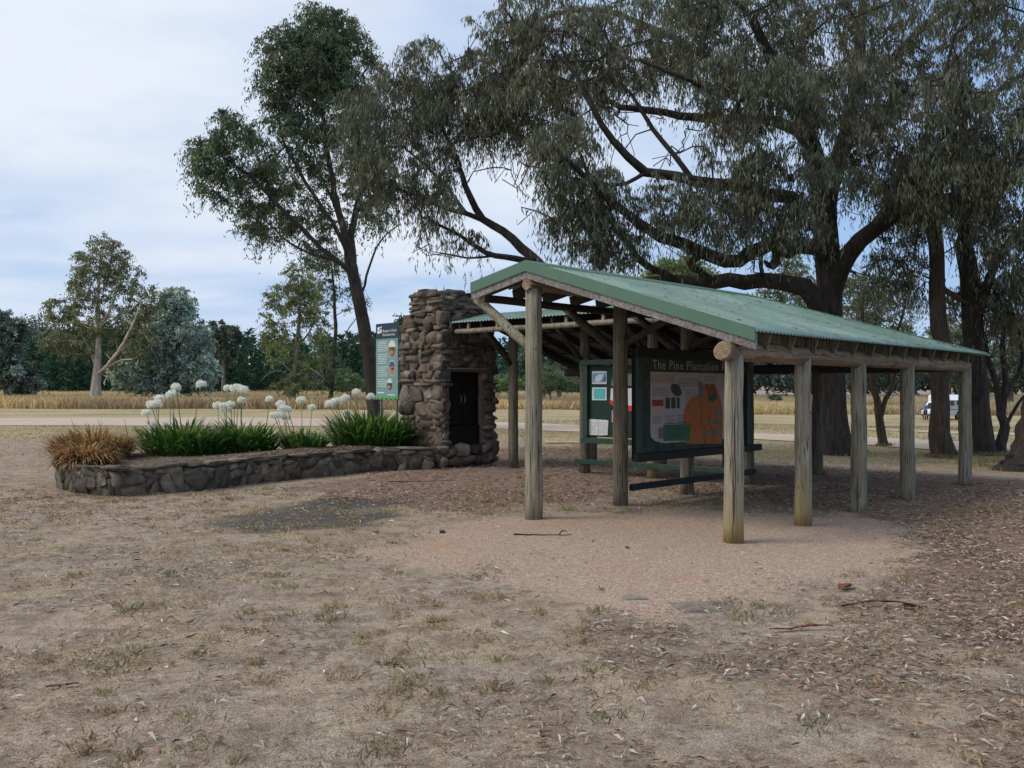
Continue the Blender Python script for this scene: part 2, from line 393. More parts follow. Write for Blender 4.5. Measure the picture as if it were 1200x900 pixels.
def ground_mat(name='ground_surface'):
    m, nt, bs, out = mat_new(name)
    at = N(nt, 'ShaderNodeAttribute'); at.attribute_name = 'Col'
    s = nt.nodes.new('ShaderNodeSeparateColor'); nt.links.new(at.outputs[0], s.inputs[0])
    gm, bm_, fm = s.outputs[0], s.outputs[1], s.outputs[2]; am = at.outputs['Alpha']
    v = coords(nt)
    fine = noise(nt, v, 85, 5, .7); mid = noise(nt, v, 9, 6, .65); big = noise(nt, v, 1.1, 5, .6); vfine = noise(nt, v, 260, 2, .6)
    vo = N(nt, 'ShaderNodeTexVoronoi'); vo.inputs['Scale'].default_value = 88; nt.links.new(v, vo.inputs[0])
    vs_ = N(nt, 'ShaderNodeSeparateColor'); nt.links.new(vo.outputs['Color'], vs_.inputs[0])
    dirt = ramp(nt, mid, [(.28, (.16, .125, .105)), (.48, (.29, .238, .20)), (.7, (.40, .345, .295))])
    dirt = mixc(nt, ramp(nt, big, [(.42, (0, 0, 0)), (.6, (.7, .7, .7))]), dirt, (.35, .285, .20))
    pink = noise(nt, v, .55, 4, .6)
    dirt = mixc(nt, ramp(nt, pink, [(.5, (0, 0, 0)), (.68, (.55, .55, .55))]), dirt, (.39, .295, .24))
    patch = noise(nt, v, 3.1, 7, .75); dirt = mixc(nt, ramp(nt, patch, [(.46, (0, 0, 0)), (.62, (.75, .75, .75))]), dirt, (.16, .12, .09))
    pale = noise(nt, v, 4.3, 6, .7); dirt = mixc(nt, ramp(nt, pale, [(.56, (0, 0, 0)), (.70, (.6, .6, .6))]), dirt, (.46, .39, .32))
    dirt = mixc(nt, 1.0, dirt, ramp(nt, fine, [(.3, (.42, .40, .38)), (.68, (1.68, 1.62, 1.5))]), 'MULTIPLY')
    grav = ramp(nt, vs_.outputs[0], [(0, (.22, .145, .105)), (.45, (.43, .305, .22)), (.85, (.56, .42, .315)), (1, (.72, .62, .52))])
    grav = mixc(nt, ramp(nt, vfine, [(.4, (0, 0, 0)), (.7, (.5, .5, .5))]), grav, (.26, .18, .13))
    grav = mixc(nt, ramp(nt, mid, [(.42, (0, 0, 0)), (.7, (.45, .45, .45))]), grav, (.32, .22, .165))
    or_ = noise(nt, v, .7, 3, .5)
    grav = mixc(nt, ramp(nt, or_, [(.6, (0, 0, 0)), (.75, (.45, .45, .45))]), grav, (.42, .22, .11))
    brown = ramp(nt, mid, [(.3, (.11, .075, .058)), (.52, (.23, .16, .125)), (.72, (.37, .27, .215))])
    brown = mixc(nt, 1.0, brown, ramp(nt, fine, [(.3, (.5, .5, .5)), (.7, (1.55, 1.5, 1.45))]), 'MULTIPLY')
    fld = noise(nt, coords(nt, (.5, 1, 1)), .16, 7, .7); fld2 = noise(nt, v, 2.3, 6, .7)
    field = ramp(nt, fld, [(.34, (.20, .175, .09)), (.46, (.33, .27, .16)), (.58, (.42, .34, .215)), (.72, (.30, .225, .15))])
    field = mixc(nt, 1.0, field, ramp(nt, fld2, [(.3, (.65, .65, .65)), (.7, (1.3, 1.28, 1.2))]), 'MULTIPLY')
    asp = ramp(nt, fine, [(.35, (.025, .026, .03)), (.55, (.07, .07, .075)), (.75, (.20, .18, .16))])
    def brk(mask, nz, w=.55):
        t = math_(nt, 'ADD', mask, math_(nt, 'MULTIPLY', math_(nt, 'SUBTRACT', nz, .5), w*2))
        return ramp(nt, t, [(.38, (0, 0, 0)), (.62, (1, 1, 1))])
    la = N(nt, 'ShaderNodeAttribute'); la.attribute_name = 'Lit'; lm = N(nt, 'ShaderNodeSeparateColor'); nt.links.new(la.outputs[0], lm.inputs[0])
    dirt = mixc(nt, math_(nt, 'MULTIPLY', brk(lm.outputs[0], mid, 1.1), .42), dirt, mixc(nt, fine, (.11, .075, .055), (.25, .18, .135)))
    ge = nt.nodes.new('ShaderNodeNewGeometry'); gs = nt.nodes.new('ShaderNodeSeparateXYZ'); nt.links.new(ge.outputs['Position'], gs.inputs[0])
    field = mixc(nt, ramp(nt, math_(nt, 'MULTIPLY', gs.outputs[1], .004), [(.56, (0, 0, 0)), (.72, (.85, .85, .85))]), field, mixc(nt, fld2, (.20, .155, .13), (.40, .31, .25)))
    c = mixc(nt, brk(fm, mid), dirt, field)
    c = mixc(nt, brk(bm_, mid, .7), c, brown)
    c = mixc(nt, brk(gm, math_(nt, 'ADD', math_(nt, 'MULTIPLY', mid, .6), math_(nt, 'MULTIPLY', patch, .4)), 1.4), c, grav)
    c = mixc(nt, math_(nt, 'MULTIPLY', brk(am, fine, 1.2), .85), c, asp)
    nt.links.new(c, bs.inputs['Base Color']); bs.inputs['Roughness'].default_value = .95; bs.inputs['Specular IOR Level'].default_value = .1
    hh = math_(nt, 'ADD', math_(nt, 'MULTIPLY', mid, 1.2), math_(nt, 'ADD', fine, math_(nt, 'MULTIPLY', vo.outputs['Distance'], .7)))
    bump(nt, bs, hh, .65, .02)
    return m
M['ground'] = ground_mat()
o = mesh_np('ground', V, Fg, M['ground'], col=colg, smooth=True)
a2_ = o.data.color_attributes.new('Lit', 'FLOAT_COLOR', 'POINT'); q_ = np.ones((len(V), 4), np.float32); q_[:, :3] = LITM; a2_.data.foreach_set('color', q_.ravel()); tag(o, 'dry bare ground with dead grass and leaf litter', None, kind='structure')

def strip(name, edgeA, edgeB, mat, dz, label, n=80):
    "sheet following the terrain between two plan polylines"
    def res(P):
        P = np.array(P); d = np.r_[0, np.cumsum(np.hypot(*np.diff(P, axis=0).T))]; t = np.linspace(0, d[-1], n)
        return np.stack([np.interp(t, d, P[:, 0]), np.interp(t, d, P[:, 1])], 1)
    A, B = res(edgeA), res(edgeB); k = 9
    V = []; 
    for i in range(n):
        for j in range(k):
            p = A[i]+(B[i]-A[i])*j/(k-1)
            if j in (0, k-1): p = p+(A[i]-B[i])/np.linalg.norm(A[i]-B[i])*(fbm(p[0]*.4, p[1]*.4, 4)-.5)*1.2
            V.append((p[0], p[1], tz(p[0], p[1])+dz))
    I = np.arange(n*k).reshape(n, k); Fc = np.stack([I[:-1, :-1], I[1:, :-1], I[1:, 1:], I[:-1, 1:]], -1).reshape(-1, 4)
    return tag(mesh_np(name, V, Fc, mat, smooth=True), label, kind='structure')
def road_mat():
    m, nt, bs, out = mat_new('road_gravel'); v = coords(nt)
    a = noise(nt, v, 1.5, 6, .7); b = noise(nt, coords(nt, (.15, 1.5, 1)), .8, 4, .6)
    c = ramp(nt, a, [(.3, (.38, .29, .215)), (.7, (.54, .435, .335))]); c = mixc(nt, ramp(nt, b, [(.5, (0, 0, 0)), (.7, (.5, .5, .5))]), c, (.33, .26, .19))
    nt.links.new(c, bs.inputs['Base Color']); bs.inputs['Roughness'].default_value = .95; return m
M['road'] = road_mat()
def gl(pts): return [(p.x, p.y) for p in (G(*q) for q in pts)]
RN = gl([(-500, 499), (0, 499), (250, 499.5), (480, 500), (620, 504), (800, 511), (900, 516.5), (1000, 520.5), (1100, 528), (1200, 535), (1500, 556)])
RF = gl([(-500, 489.5), (0, 490), (250, 489.5), (480, 491), (620, 496), (800, 503), (900, 509), (1000, 512), (1100, 517), (1200, 521), (1500, 532)])
strip('road', RN, RF, M['road'], .02, 'pale gravel road crossing behind the shelter', 160)
strip('track', gl([(940, 505), (1010, 504), (1100, 508), (1250, 512), (1500, 520)]), gl([(940, 503), (1010, 502), (1100, 505), (1250, 509), (1500, 515)]), M['road'], .02, 'faint pale wheel track in the field', 60)

# ------------------------------------------------------------------ scattered ground cover
def place(n, xr, yr, dens, seed):
    r = np.random.default_rng(seed)
    y = r.uniform(yr[0], yr[1], n); half = (y*.62+1.0); x = r.uniform(-1, 1, n)*half+0
    wgt = half/half.max()
    k = (r.random(n) < dens(x, y)*wgt/ (wgt.max())); return x[k], y[k], r
BUILT = []   # footprints to keep clear, filled below
def litter(n, yr, dens, L, Wd, pal, pw, seed, lift=.004, tilt=.35):
    x, y, r = place(n, None, yr, dens, seed)
    m = len(x); z = terr(x, y)+lift
    a = r.uniform(0, 2*np.pi, m); l = r.uniform(L[0], L[1], m); wd = r.uniform(Wd[0], Wd[1], m)
    d = np.stack([np.cos(a), np.sin(a), r.normal(0, tilt*.5, m)], 1); s = np.stack([-np.sin(a), np.cos(a), r.normal(0, tilt*2.2, m)], 1)
    s /= np.linalg.norm(s, axis=1)[:, None]
    c = np.stack([x, y, z+l*.12+.002], 1); bend = r.uniform(-.25, .25, m)[:, None]*s*l[:, None]; up = np.zeros((m, 3)); up[:, 2] = r.uniform(0, .2, m)*l
    # six vertices: base, two mids each side, tip
    p0 = c-d*l[:, None]/2; p5 = c+d*l[:, None]/2+bend*.3
    m1 = c-d*l[:, None]*.12+bend*.5+up; 
    P = np.stack([p0, m1-s*wd[:, None]/2, p5, m1+s*wd[:, None]/2], 1).reshape(-1, 3)
    P[:, 2] = np.maximum(P[:, 2], terr(P[:, 0], P[:, 1])+.003)
    Fc = np.arange(m*4).reshape(m, 4)
    pal = np.array(pal); ci = r.choice(len(pal), m, p=np.array(pw)/sum(pw)); cc = pal[ci]*r.uniform(.65, 1.25, m)[:, None]
    return P, Fc, np.repeat(cc, 4, 0)
def stack(parts):
    Vs, Fs, Cs, o = [], [], [], 0
    for P, Fc, C in parts: Vs.append(P); Fs.append(Fc+o); Cs.append(C); o += len(P)
    return np.concatenate(Vs), np.concatenate(Fs), np.concatenate(Cs)
PAL = [(.46, .40, .34), (.33, .26, .195), (.27, .165, .11), (.13, .09, .065), (.60, .54, .48), (.34, .20, .135)]
def keep(x, y):
    k = np.ones(len(x))
    return k
def clump(x, y, s=1.1, seed=61): return sstep(.42, .60, fbm(x*s, y*s, seed))
def d_main(x, y):
    g, b, a, l, f = masks(x, y); return ((.24+.76*l)*(.10+.9*clump(x, y))+.55*b*(.3+.7*clump(x, y, 1.7, 9)))*(1-.93*g)*(1-.9*f)
parts = [litter(230000, (3.0, 15), d_main, (.025, .095), (.006, .017), PAL, (2, 4.5, 3, 3, .45, 2.4), 11),
         litter(70000, (9, 30), lambda x, y: np.clip(masks(x, y)[1]*(.35+.65*clump(x, y, 1.5, 19))*(1-.9*masks(x, y)[0]), 0, 1), (.05, .13), (.012, .025), PAL[1:], (2.2, 2.6, 2.6, .15, 2.2), 12),
         litter(30000, (3, 20), lambda x, y: .2+.6*clump(x, y, 1.3, 71), (.01, .045), (.004, .010), PAL[1:4], (1, 1.3, 2), 13)]
# red-brown drift of leaves along the planter wall
P, Fc, C = litter(26000, (12, 20), lambda x, y: np.where(np.abs((x+1.6)-(y-18.9)*1.02+.45) < .55, 1.0, .0)*(x < -1.2), (.04, .10), (.012, .024), [(.20, .09, .055), (.28, .16, .11), (.12, .07, .05)], (3, 2, 2), 14)
parts.append((P, Fc, C))
LITTER_PARTS = parts

def blades(x, y, z, h, wd, lean, col, r):
    m = len(x); a = r.uniform(0, 2*np.pi, m); t = r.uniform(0, 2*np.pi, m)
    b = np.stack([x, y, z-.004], 1); s = np.stack([np.cos(a), np.sin(a), 0*a], 1)*wd[:, None]/2
    tip = b+np.stack([np.cos(t)*lean, np.sin(t)*lean, h], 1)
    midp = b+np.stack([np.cos(t)*lean*.3, np.sin(t)*lean*.3, h*.6], 1)
    P = np.stack([b-s, b+s, midp+s*.7, tip], 1).reshape(-1, 3)
    return P, np.arange(m*4).reshape(m, 4), np.repeat(col, 4, 0)
# dead matted grass near the camera
def dead(n, yr, seed, hr, sc):
    x, y, r = place(n, None, yr, lambda x, y: (.12+.88*clump(x, y, 1.6, 33))*(1-masks(x, y)[0])*(1-.85*masks(x, y)[1]), seed)
    m = len(x); h = r.uniform(hr[0], hr[1], m)*(.3+r.random(m)**2); ln = r.uniform(.6, 2.2, m)*hr[1]*sc
    pal = np.array([(.48, .40, .28), (.39, .31, .21), (.28, .215, .145), (.56, .49, .37), (.26, .26, .14)]); c = pal[r.choice(5, m, p=[.33, .28, .18, .17, .04])]*r.uniform(.7, 1.15, m)[:, None]
    return blades(x, y, terr(x, y), h, r.uniform(.002, .0045, m)*(1+y*.05), ln, c, r)
parts = [dead(320000, (2.8, 11), 31, (.006, .022), 1.0), dead(150000, (10, 26), 32, (.01, .035), 1.0)]
# short tufts
r = np.random.default_rng(35)
tx, ty, _ = place(2600, None, (3.2, 16), lambda x, y: (.15+.85*clump(x, y, .8, 51))*(1-masks(x, y)[0]), 36)
TG = [G(165, 762), (G(690, 625+165)), G(950, 850), G(715, 838), G(200, 675), G(560, 677)]
tx = np.r_[tx, [p.x for p in TG]]; ty = np.r_[ty, [p.y for p in TG]]
for i in range(len(tx)):
    n = int(r.uniform(15, 60)); sp_ = r.uniform(.02, .09); green = (r.random() < .05) or i >= len(tx)-len(TG)
    if i >= len(tx)-len(TG): n = 45; sp_ = .07
    x = tx[i]+r.normal(0, sp_, n); y = ty[i]+r.normal(0, sp_, n)
    base = np.array((.19, .20, .10)) if green else np.array((.36, .29, .18))
    c = base*r.uniform(.6, 1.4, n)[:, None]
    parts.append(blades(x, y, terr(x, y), r.uniform(.012, .055, n), r.uniform(.004, .009, n), r.uniform(.01, .05, n), c, r))
# grass and litter collars where trunks and posts meet the ground
for (px_, py_, rad_, n) in [(980, 530, .62, 1500), (1107, 536, .34, 700), (1151, 533, .46, 700), (1172, 531, .16, 260), (1036, 523, .18, 260), (1230, 548, 1.35, 1800), (1132, 569, .11, 60), (1064, 582, .11, 40), (604, 547, .11, 60), (686, 553, .1, 50), (962, 556, .1, 80)]:
    g0 = G(px_, py_); a = r.uniform(0, 2*np.pi, n); q = rad_*(.85+np.abs(r.normal(0, .22, n))); x = g0.x+np.cos(a)*q; y = g0.y+np.sin(a)*q
    c = np.where(r.random(n)[:, None] < .3, np.array([(.20, .20, .09)]), np.array([(.36, .28, .17)]))*r.uniform(.6, 1.2, n)[:, None]
    parts.append(blades(x, y, terr(x, y), r.uniform(.02, .13, n), r.uniform(.006, .014, n), r.uniform(.01, .08, n), c, r))
# mown dry grass between the shelter and the road, and beyond
x, y, r2 = place(120000, None, (20, 60), lambda x, y: np.clip(masks(x, y)[4]+.2*(y > 22), 0, 1)*np.clip(25/y, 0, 1), 37)
rk = inpoly(x, y, RN+RF[::-1]) < -.3; x, y = x[rk], y[rk]; m = len(x)
c = np.where(fbm(x*.35, y*.35, 6)[:, None] > .52, np.array([(.24, .215, .11)]), np.array([(.42, .34, .20)]))*r2.uniform(.7, 1.2, m)[:, None]
parts.append(blades(x, y, terr(x, y), r2.uniform(.02, .09, m), r2.uniform(.01, .02, m)*y/25, r2.uniform(.01, .08, m), c, r2))
Vv, Ff, Cc = stack(parts)
tag(mesh_np('short_dry_grass', Vv, Ff, M['grass'], col=Cc), 'short dead grass and small tufts over the ground', 'grass', kind='stuff')
# tall straw grass band beyond the road
r = np.random.default_rng(41); n = 380000
y = r.uniform(92, 190, n); x = r.uniform(-1, 1, n)*(y*.62+4)
k = y > 100+6*np.sin(x*.05)+8*fbm(x*.06, x*0, 3); x, y = x[k], y[k]; m = len(x)
hh = r.uniform(.4, 1.35, m)*(.55+.9*fbm(x*.07, y*.07, 2)); red = sstep(.45, .62, fbm(x*.05+9, y*.09, 8))[:, None]
right = sstep(20, 60, x)[:, None]
c = (np.array([(.66, .52, .30)])*(1-red)+np.array([(.50, .38, .26)])*red)
c = c*(1-right)+right*np.array([(.50, .40, .27)]); c = c*r.uniform(.85, 1.15, m)[:, None]*(.75+.5*fbm(x*.12, y*.12, 66))[:, None]
front = (y < 109)[:, None]; c = np.where(front & (r.random(m)[:, None] < .5), c*np.array([(.75, .70, .72)]), c)
P, Fc, C = blades(x, y, terr(x, y), hh, r.uniform(.04, .11, m), r.uniform(.1, .6, m), c, r)
tag(mesh_np('tall_straw_grass', P, Fc, M['grass'], col=C), 'band of tall golden straw grass beyond the road', 'grass', kind='stuff')

# ------------------------------------------------------------------ trees
def leaf_cloud(T, n, R, L, Wd, hang, pal, seed, spread=1.0, tipvar=.25, twig=True):
    "leaves strung along drooping twigs that leave each branch tip"
    r = np.random.default_rng(seed); k = len(T); T = np.asarray(T)
    nt_ = 10; N_ = k*n
    ti = np.repeat(np.arange(k), n); tw = r.integers(0, nt_, N_)
    az = r.uniform(0, 2*np.pi, (k, nt_)); el = r.normal(.1, .55, (k, nt_)); ln = r.uniform(.45, 1.3, (k, nt_))*R
    a, e, l = az[ti, tw], el[ti, tw], ln[ti, tw]; t = r.random(N_)**.75
    p = T[ti]+np.stack([np.cos(a)*np.cos(e), np.sin(a)*np.cos(e), np.sin(e)], 1)*(l*t)[:, None]
    p[:, 2] -= hang*(l*t)**2/R*1.25
    jj = r.normal(0, (.10-.065*hang)*R, (N_, 3))*spread; p += jj
    d = r.normal(0, 1, (N_, 3))*(1-hang*.72); d[:, 2] -= .35+1.0*hang; d /= np.linalg.norm(d, axis=1)[:, None]
    q = r.normal(0, 1, (N_, 3)); s = np.cross(d, q); s /= np.linalg.norm(s, axis=1)[:, None]+1e-9
    LL = r.uniform(L*.6, L*1.25, N_)[:, None]; WW = r.uniform(Wd*.7, Wd*1.25, N_)[:, None]
    P = np.stack([p, p+d*LL*.42-s*WW*.5, p+d*LL, p+d*LL*.42+s*WW*.5], 1).reshape(-1, 3)
    pal = np.array(pal); tc_ = pal[r.integers(0, len(pal), k)]*.6+pal.mean(0)*.4
    tc_ = tc_*(1+r.normal(0, tipvar, k)).clip(.5, 1.6)[:, None]
    c = tc_[ti]*(.75+.5*r.random((k, nt_)))[ti, tw][:, None]*r.uniform(.6, 1.4, N_)[:, None]
    # weather-browned leaves here and there
    br = r.random(N_) < .06; c[br] = c[br]*np.array([2.1, 1.35, 1.0])
    return P, np.arange(N_*4).reshape(N_, 4), np.repeat(c, 4, 0)

class Tree:
    def __init__(s, seed, cap=60000):
        s.r = np.random.default_rng(seed); s.P = np.zeros((cap, 3)); s.par = np.full(cap, -1); s.R = np.zeros(cap); s.n = 0
    def node(s, p, par, R=0):
        i = s.n; s.P[i] = p; s.par[i] = par; s.R[i] = R; s.n += 1; return i
    def nearest(s, p):
        return int(np.argmin(((s.P[:s.n]-p)**2).sum(1)))
    def limb(s, pts, rad, attach=True, step=.35, wob=.03):
        pts = np.array([tuple(p) for p in pts], float)
        par = -1
        if attach and s.n:
            par = s.nearest(pts[0]); pts[0] = s.P[par]
        # Catmull-Rom
        Q = [pts[0]*2-pts[1]]+list(pts)+[pts[-1]*2-pts[-2]]; out = []; rr = []
        for i in range(len(pts)-1):
            p0, p1, p2, p3 = Q[i:i+4]; m = max(2, int(np.linalg.norm(p2-p1)/step))
            for j in range(m):
                t = j/m; out.append(.5*(2*p1+(p2-p0)*t+(2*p0-5*p1+4*p2-p3)*t*t+(3*p1-p0-3*p2+p3)*t**3)); rr.append(rad[i]+(rad[i+1]-rad[i])*t)
        out.append(pts[-1]); rr.append(rad[-1])
        for i, (p, q) in enumerate(zip(out, rr)):
            if par >= 0 and i == 0: continue
            par = s.node(np.array(p)+s.r.normal(0, wob, 3)*min(1, i)*min(1, q*6)*(0 if q > .22 else 1), par, q)
        return par
    def tips(s, T, bend=.25, step=.5, minpar=0):
        T = np.asarray(T); d0 = np.array([np.min(((s.P[:s.n]-t)**2).sum(1)) for t in T]); order = np.argsort(d0)
        for i in order:
            t = T[i]; d = np.sqrt(((s.P[minpar:s.n]-t)**2).sum(1)); cost = d+.45*np.maximum(0, s.P[minpar:s.n, 2]-t[2]-.3)
            j = int(np.argmin(cost))+minpar; a = s.P[j]; v = t-a; L = np.linalg.norm(v)
            if L < .08: continue
            pj = s.par[j]; tang = (a-s.P[pj]) if pj >= 0 else np.array((0, 0, 1.)); tang = tang/(np.linalg.norm(tang)+1e-9)
            c = a+tang*L*.35+v*.15; c2 = t-v*.3+np.array((0, 0, .12*L)); m = max(1, int(L/step)); par = j
            for k in range(1, m+1):
                u = k/m; p = a*(1-u)**3+3*c*u*(1-u)**2+3*c2*u*u*(1-u)+t*u**3
                if k < m: p = p+s.r.normal(0, .05, 3)*min(L, 1.5)
                par = s.node(p, par)
    def mesh(s, rt=.008, pw=2.25, flare=None):
        n = s.n; acc = np.zeros(n); kids = [[] for _ in range(n)]
        for i in range(n):
            if s.par[i] >= 0: kids[s.par[i]].append(i)
        R = np.zeros(n)
        for i in range(n-1, -1, -1):
            v = acc[i]**(1/pw) if kids[i] else rt
            R[i] = s.R[i] if s.R[i] > 0 else max(v, rt)
            if s.par[i] >= 0: acc[s.par[i]] += max(v, rt)**pw
        Vs, Fs, off = [], [], 0
        starts = [(i, -1) for i in range(n) if s.par[i] < 0]
        while starts:
            i, par = starts.pop(); ch = []
            if par >= 0: ch.append(par)
            ch.append(i)
            while kids[i]:
                ks = sorted(kids[i], key=lambda q: -R[q]); nx_ = ks[0]
                for q in ks[1:]: starts.append((q, i))
                i = nx_; ch.append(i)
            if len(ch) < 2: continue
            P = s.P[ch]; r_ = R[ch].copy()
            if par >= 0: r_[0] = min(r_[0], r_[1]*1.25)
            k = 24 if r_.max() > .4 else 12 if r_.max() > .15 else (7 if r_.max() > .05 else (4 if r_.max() > .018 else 3))
            t = np.gradient(P, axis=0); t /= np.linalg.norm(t, axis=1)[:, None]+1e-9
            ref = np.array((.13, 1., .21)) if abs(t[:, 1]).mean() < .8 else np.array((1., .1, .2))
            a = np.cross(t, ref); a /= np.linalg.norm(a, axis=1)[:, None]+1e-9; b = np.cross(t, a)
            th = np.arange(k)*2*np.pi/k
            rr = r_[:, None]*np.ones(k)[None]
            if k == 24:
                base_ = np.clip((r_-np.median(r_[:max(3, len(r_)//2)]))/.5, 0, 1)[:, None]
                rr = rr*(1+base_*.16*np.sin(5*th+1.3)[None]+base_*.08*np.sin(9*th)[None])
            if k >= 12:
                ph = s.r.uniform(0, 6); rr = rr*(1+.07*np.sin(3*th+ph)[None]+.06*np.sin(5*th+ph*2+np.arange(len(P))[:, None]*.15)+s.r.normal(0, .035, rr.shape))
            V = P[:, None]+rr[..., None]*(a[:, None]*np.cos(th)[None, :, None]+b[:, None]*np.sin(th)[None, :, None])
            m = len(P); I = np.arange(m*k).reshape(m, k); J = np.roll(I, -1, 1)
            Fs.append(np.stack([I[:-1], J[:-1], J[1:], I[1:]], -1).reshape(-1, 4)+off); Vs.append(V.reshape(-1, 3)); off += m*k
        return np.concatenate(Vs), np.concatenate(Fs)

def blob_tips(blobs, seed, hollow=.35):
    "blobs: (px, py, rx, ry, depth, rdepth, n) ellipsoids; tips favour the shell"
    r = np.random.default_rng(seed); out = []
    for (px, py, rx, ry, Y, rd, n) in blobs:
        v = r.normal(0, 1, (n, 3)); v /= np.linalg.norm(v, axis=1)[:, None]; rad = r.uniform(hollow, 1, n)[:, None]**.6; v = v*rad
        c = np.array(W(px, py, Y)); out.append(c+v*np.array((rx*Y/F, rd, ry*Y/F)))
    return np.concatenate(out)

GREY = [(.105, .125, .085), (.14, .15, .105), (.08, .10, .068), (.175, .172, .115), (.12, .112, .08), (.10, .12, .10)]
GRN = [(.085, .125, .075), (.11, .15, .09), (.065, .095, .058), (.14, .16, .09)]
OLIVE = [(.17, .19, .08), (.22, .235, .10), (.13, .155, .07)]
BLUE = [(.25, .33, .32), (.19, .26, .25), (.32, .40, .38), (.13, .18, .165)]
DARK = [(.06, .08, .06), (.08, .10, .075), (.05, .065, .05)]
def finish(name, t, T, label, cat, barkm, leafargs, pal, group=None, rt=.008, extra=None):
    base = t.P[0]; root = empty(name, (base[0], base[1], tz(base[0], base[1])))
    tag(root, label, cat, group)
    V_, F_ = t.mesh(rt=rt)
    mesh_np('trunk', V_, F_, barkm, root, smooth=True)
    P, Fc, C = leaf_cloud(T, *leafargs[:-1], pal, leafargs[-1])
    mesh_np('crown', P, Fc, M['leaf'], root, col=C)
    return root

def flared(px, py, Y, r0):
    g = W(px, py, Y); return g

# --- the giant eucalypt behind the shelter (with the long low limb that rises left of the roof)
t = Tree(101); Y = 24.0
g = G(980, 533); Y = g.y
def Wy(l, dy=0): return [W(a, b, Y+(c if len(q) > 2 else 0)+dy) for q in l for a, b, c in [(q+(0,))[:3]]]
tr = Wy([(982, 575), (981, 526), (978, 500), (976, 450), (974, 400), (973, 345), (970, 300), (967, 258)])
t.limb(tr, [.76, .43, .33, .295, .28, .30, .31, .29], attach=False)
def L_(pts, rad): return t.limb(Wy(pts), rad)
L_([(967, 258), (961, 215, -.2), (952, 170, -.5), (930, 120, -1), (905, 70, -1.5), (880, 15, -2)], [.27, .25, .21, .17, .13, .08])
L_([(967, 258), (972, 222, .3), (990, 165, .6), (1001, 120, .8), (1008, 60, 1), (1015, -20, 1)], [.26, .25, .22, .19, .15, .1])
L_([(1001, 120, .8), (1040, 75, 1.5), (1085, 30, 2), (1130, 0, 2.5)], [.14, .12, .1, .06])
L_([(973, 335), (995, 300, -.5), (1029, 267, -1), (1064, 248, -1.3), (1105, 238, -1.5), (1149, 222, -2), (1210, 200, -2.5), (1270, 180, -3)], [.24, .22, .19, .17, .15, .12, .09, .05])
L_([(1029, 267, -1), (1060, 215, 0), (1100, 165, .8), (1150, 120, 1.5), (1210, 80, 2)], [.14, .12, .10, .07, .05])
L_([(1064, 248, -1.3), (1075, 205, -2), (1110, 150, -3), (1140, 90, -3.5)], [.11, .09, .07, .04])
L_([(974, 375), (952, 348, -.3), (930, 334, -.5), (891, 329, -.8), (838, 330, -.9), (790, 328, -.9), (740, 332, -.8), (690, 330, -.5), (655, 322, -.3), (628, 306, 0), (611, 290, .2), (588, 271, .3), (566, 257, .5), (551, 230, .6), (541, 205, .7), (529, 172, .9), (517, 147, 1.0), (508, 110, 1.1)], [.25, .23, .21, .185, .17, .16, .15, .145, .14, .13, .12, .105, .095, .08, .07, .055, .045, .03])
L_([(566, 257, .5), (545, 250, .2), (520, 243, 0), (493, 231, -.3), (468, 222, -.5), (449, 214, -.6)], [.07, .065, .055, .045, .035, .025])
L_([(628, 306, 0), (605, 303, -.3), (580, 300, -.4), (560, 290, -.5), (540, 276, -.6), (515, 263, -.8), (490, 252, -1)], [.085, .08, .07, .06, .045, .035, .025])
L_([(545, 250, .2), (528, 225, .4), (508, 203, .5), (490, 186, .6), (470, 170, .6)], [.05, .045, .035, .03, .02])
L_([(575, 300, -.4), (548, 302, -.5), (520, 297, -.6), (500, 300, -.6)], [.03, .024, .018, .01])
L_([(970, 300), (950, 288, -.8), (925, 290, -1.5), (905, 285, -1.9), (880, 297, -2.1), (851, 305, -2.2), (824, 296, -2.3), (804, 287, -2.4), (775, 277, -2.6), (745, 258, -2.8), (720, 238, -3), (690, 212, -3.2), (661, 183, -3.4), (640, 160, -3.5)], [.20, .19, .20, .17, .16, .15, .15, .135, .12, .10, .085, .07, .05, .03])
L_([(925, 290, -1.5), (912, 300, -1.8), (905, 312, -2), (896, 305, -2.1)], [.14, .13, .10, .03])
L_([(905, 285, -1.9), (915, 268, -2), (920, 256, -2)], [.09, .06, .03])
L_([(838, 330, -.9), (820, 318, -1.4), (808, 306, -1.8), (824, 296, -2.3)], [.09, .09, .09, .09])
L_([(800, 327, -.9), (775, 318, -1.2), (757, 312, -1.3), (738, 290, -1.6), (720, 264, -1.8), (700, 225, -2), (683, 190, -2.2), (672, 150, -2.3)], [.10, .095, .09, .08, .07, .055, .04, .025])
L_([(893, 329, -.8), (892, 312, -1.2), (893, 295, -1.9)], [.05, .05, .05])
L_([(968, 262), (940, 240, -.8), (900, 226, -1.5), (860, 216, -2), (812, 209, -2.3), (757, 198, -2.6), (720, 165, -2.9), (694, 123, -3.1), (676, 88, -3.2), (650, 60, -3.3)], [.17, .165, .15, .14, .12, .10, .075, .06, .045, .03])
L_([(953, 178, -.5), (925, 150, .5), (895, 140, 1), (860, 139, 1.5), (815, 137, 2), (779, 131, 2.2), (727, 126, 2.6), (698, 106, 2.8), (660, 95, 3)], [.15, .15, .13, .12, .11, .10, .08, .06, .04])
L_([(812, 209, -2.3), (790, 180, -2.2), (765, 150, -2), (740, 110, -2), (700, 70, -2)], [.07, .06, .055, .04, .03])
L_([(757, 198, -2.6), (735, 215, -2.8), (700, 215, -3), (660, 205, -3.2)], [.05, .045, .035, .02])
L_([(930, 120, -1), (880, 95, 0), (820, 60, .5), (760, 30, 1), (700, 10, 1.5), (640, 20, 2), (600, 50, 2)], [.12, .11, .10, .08, .065, .05, .03])
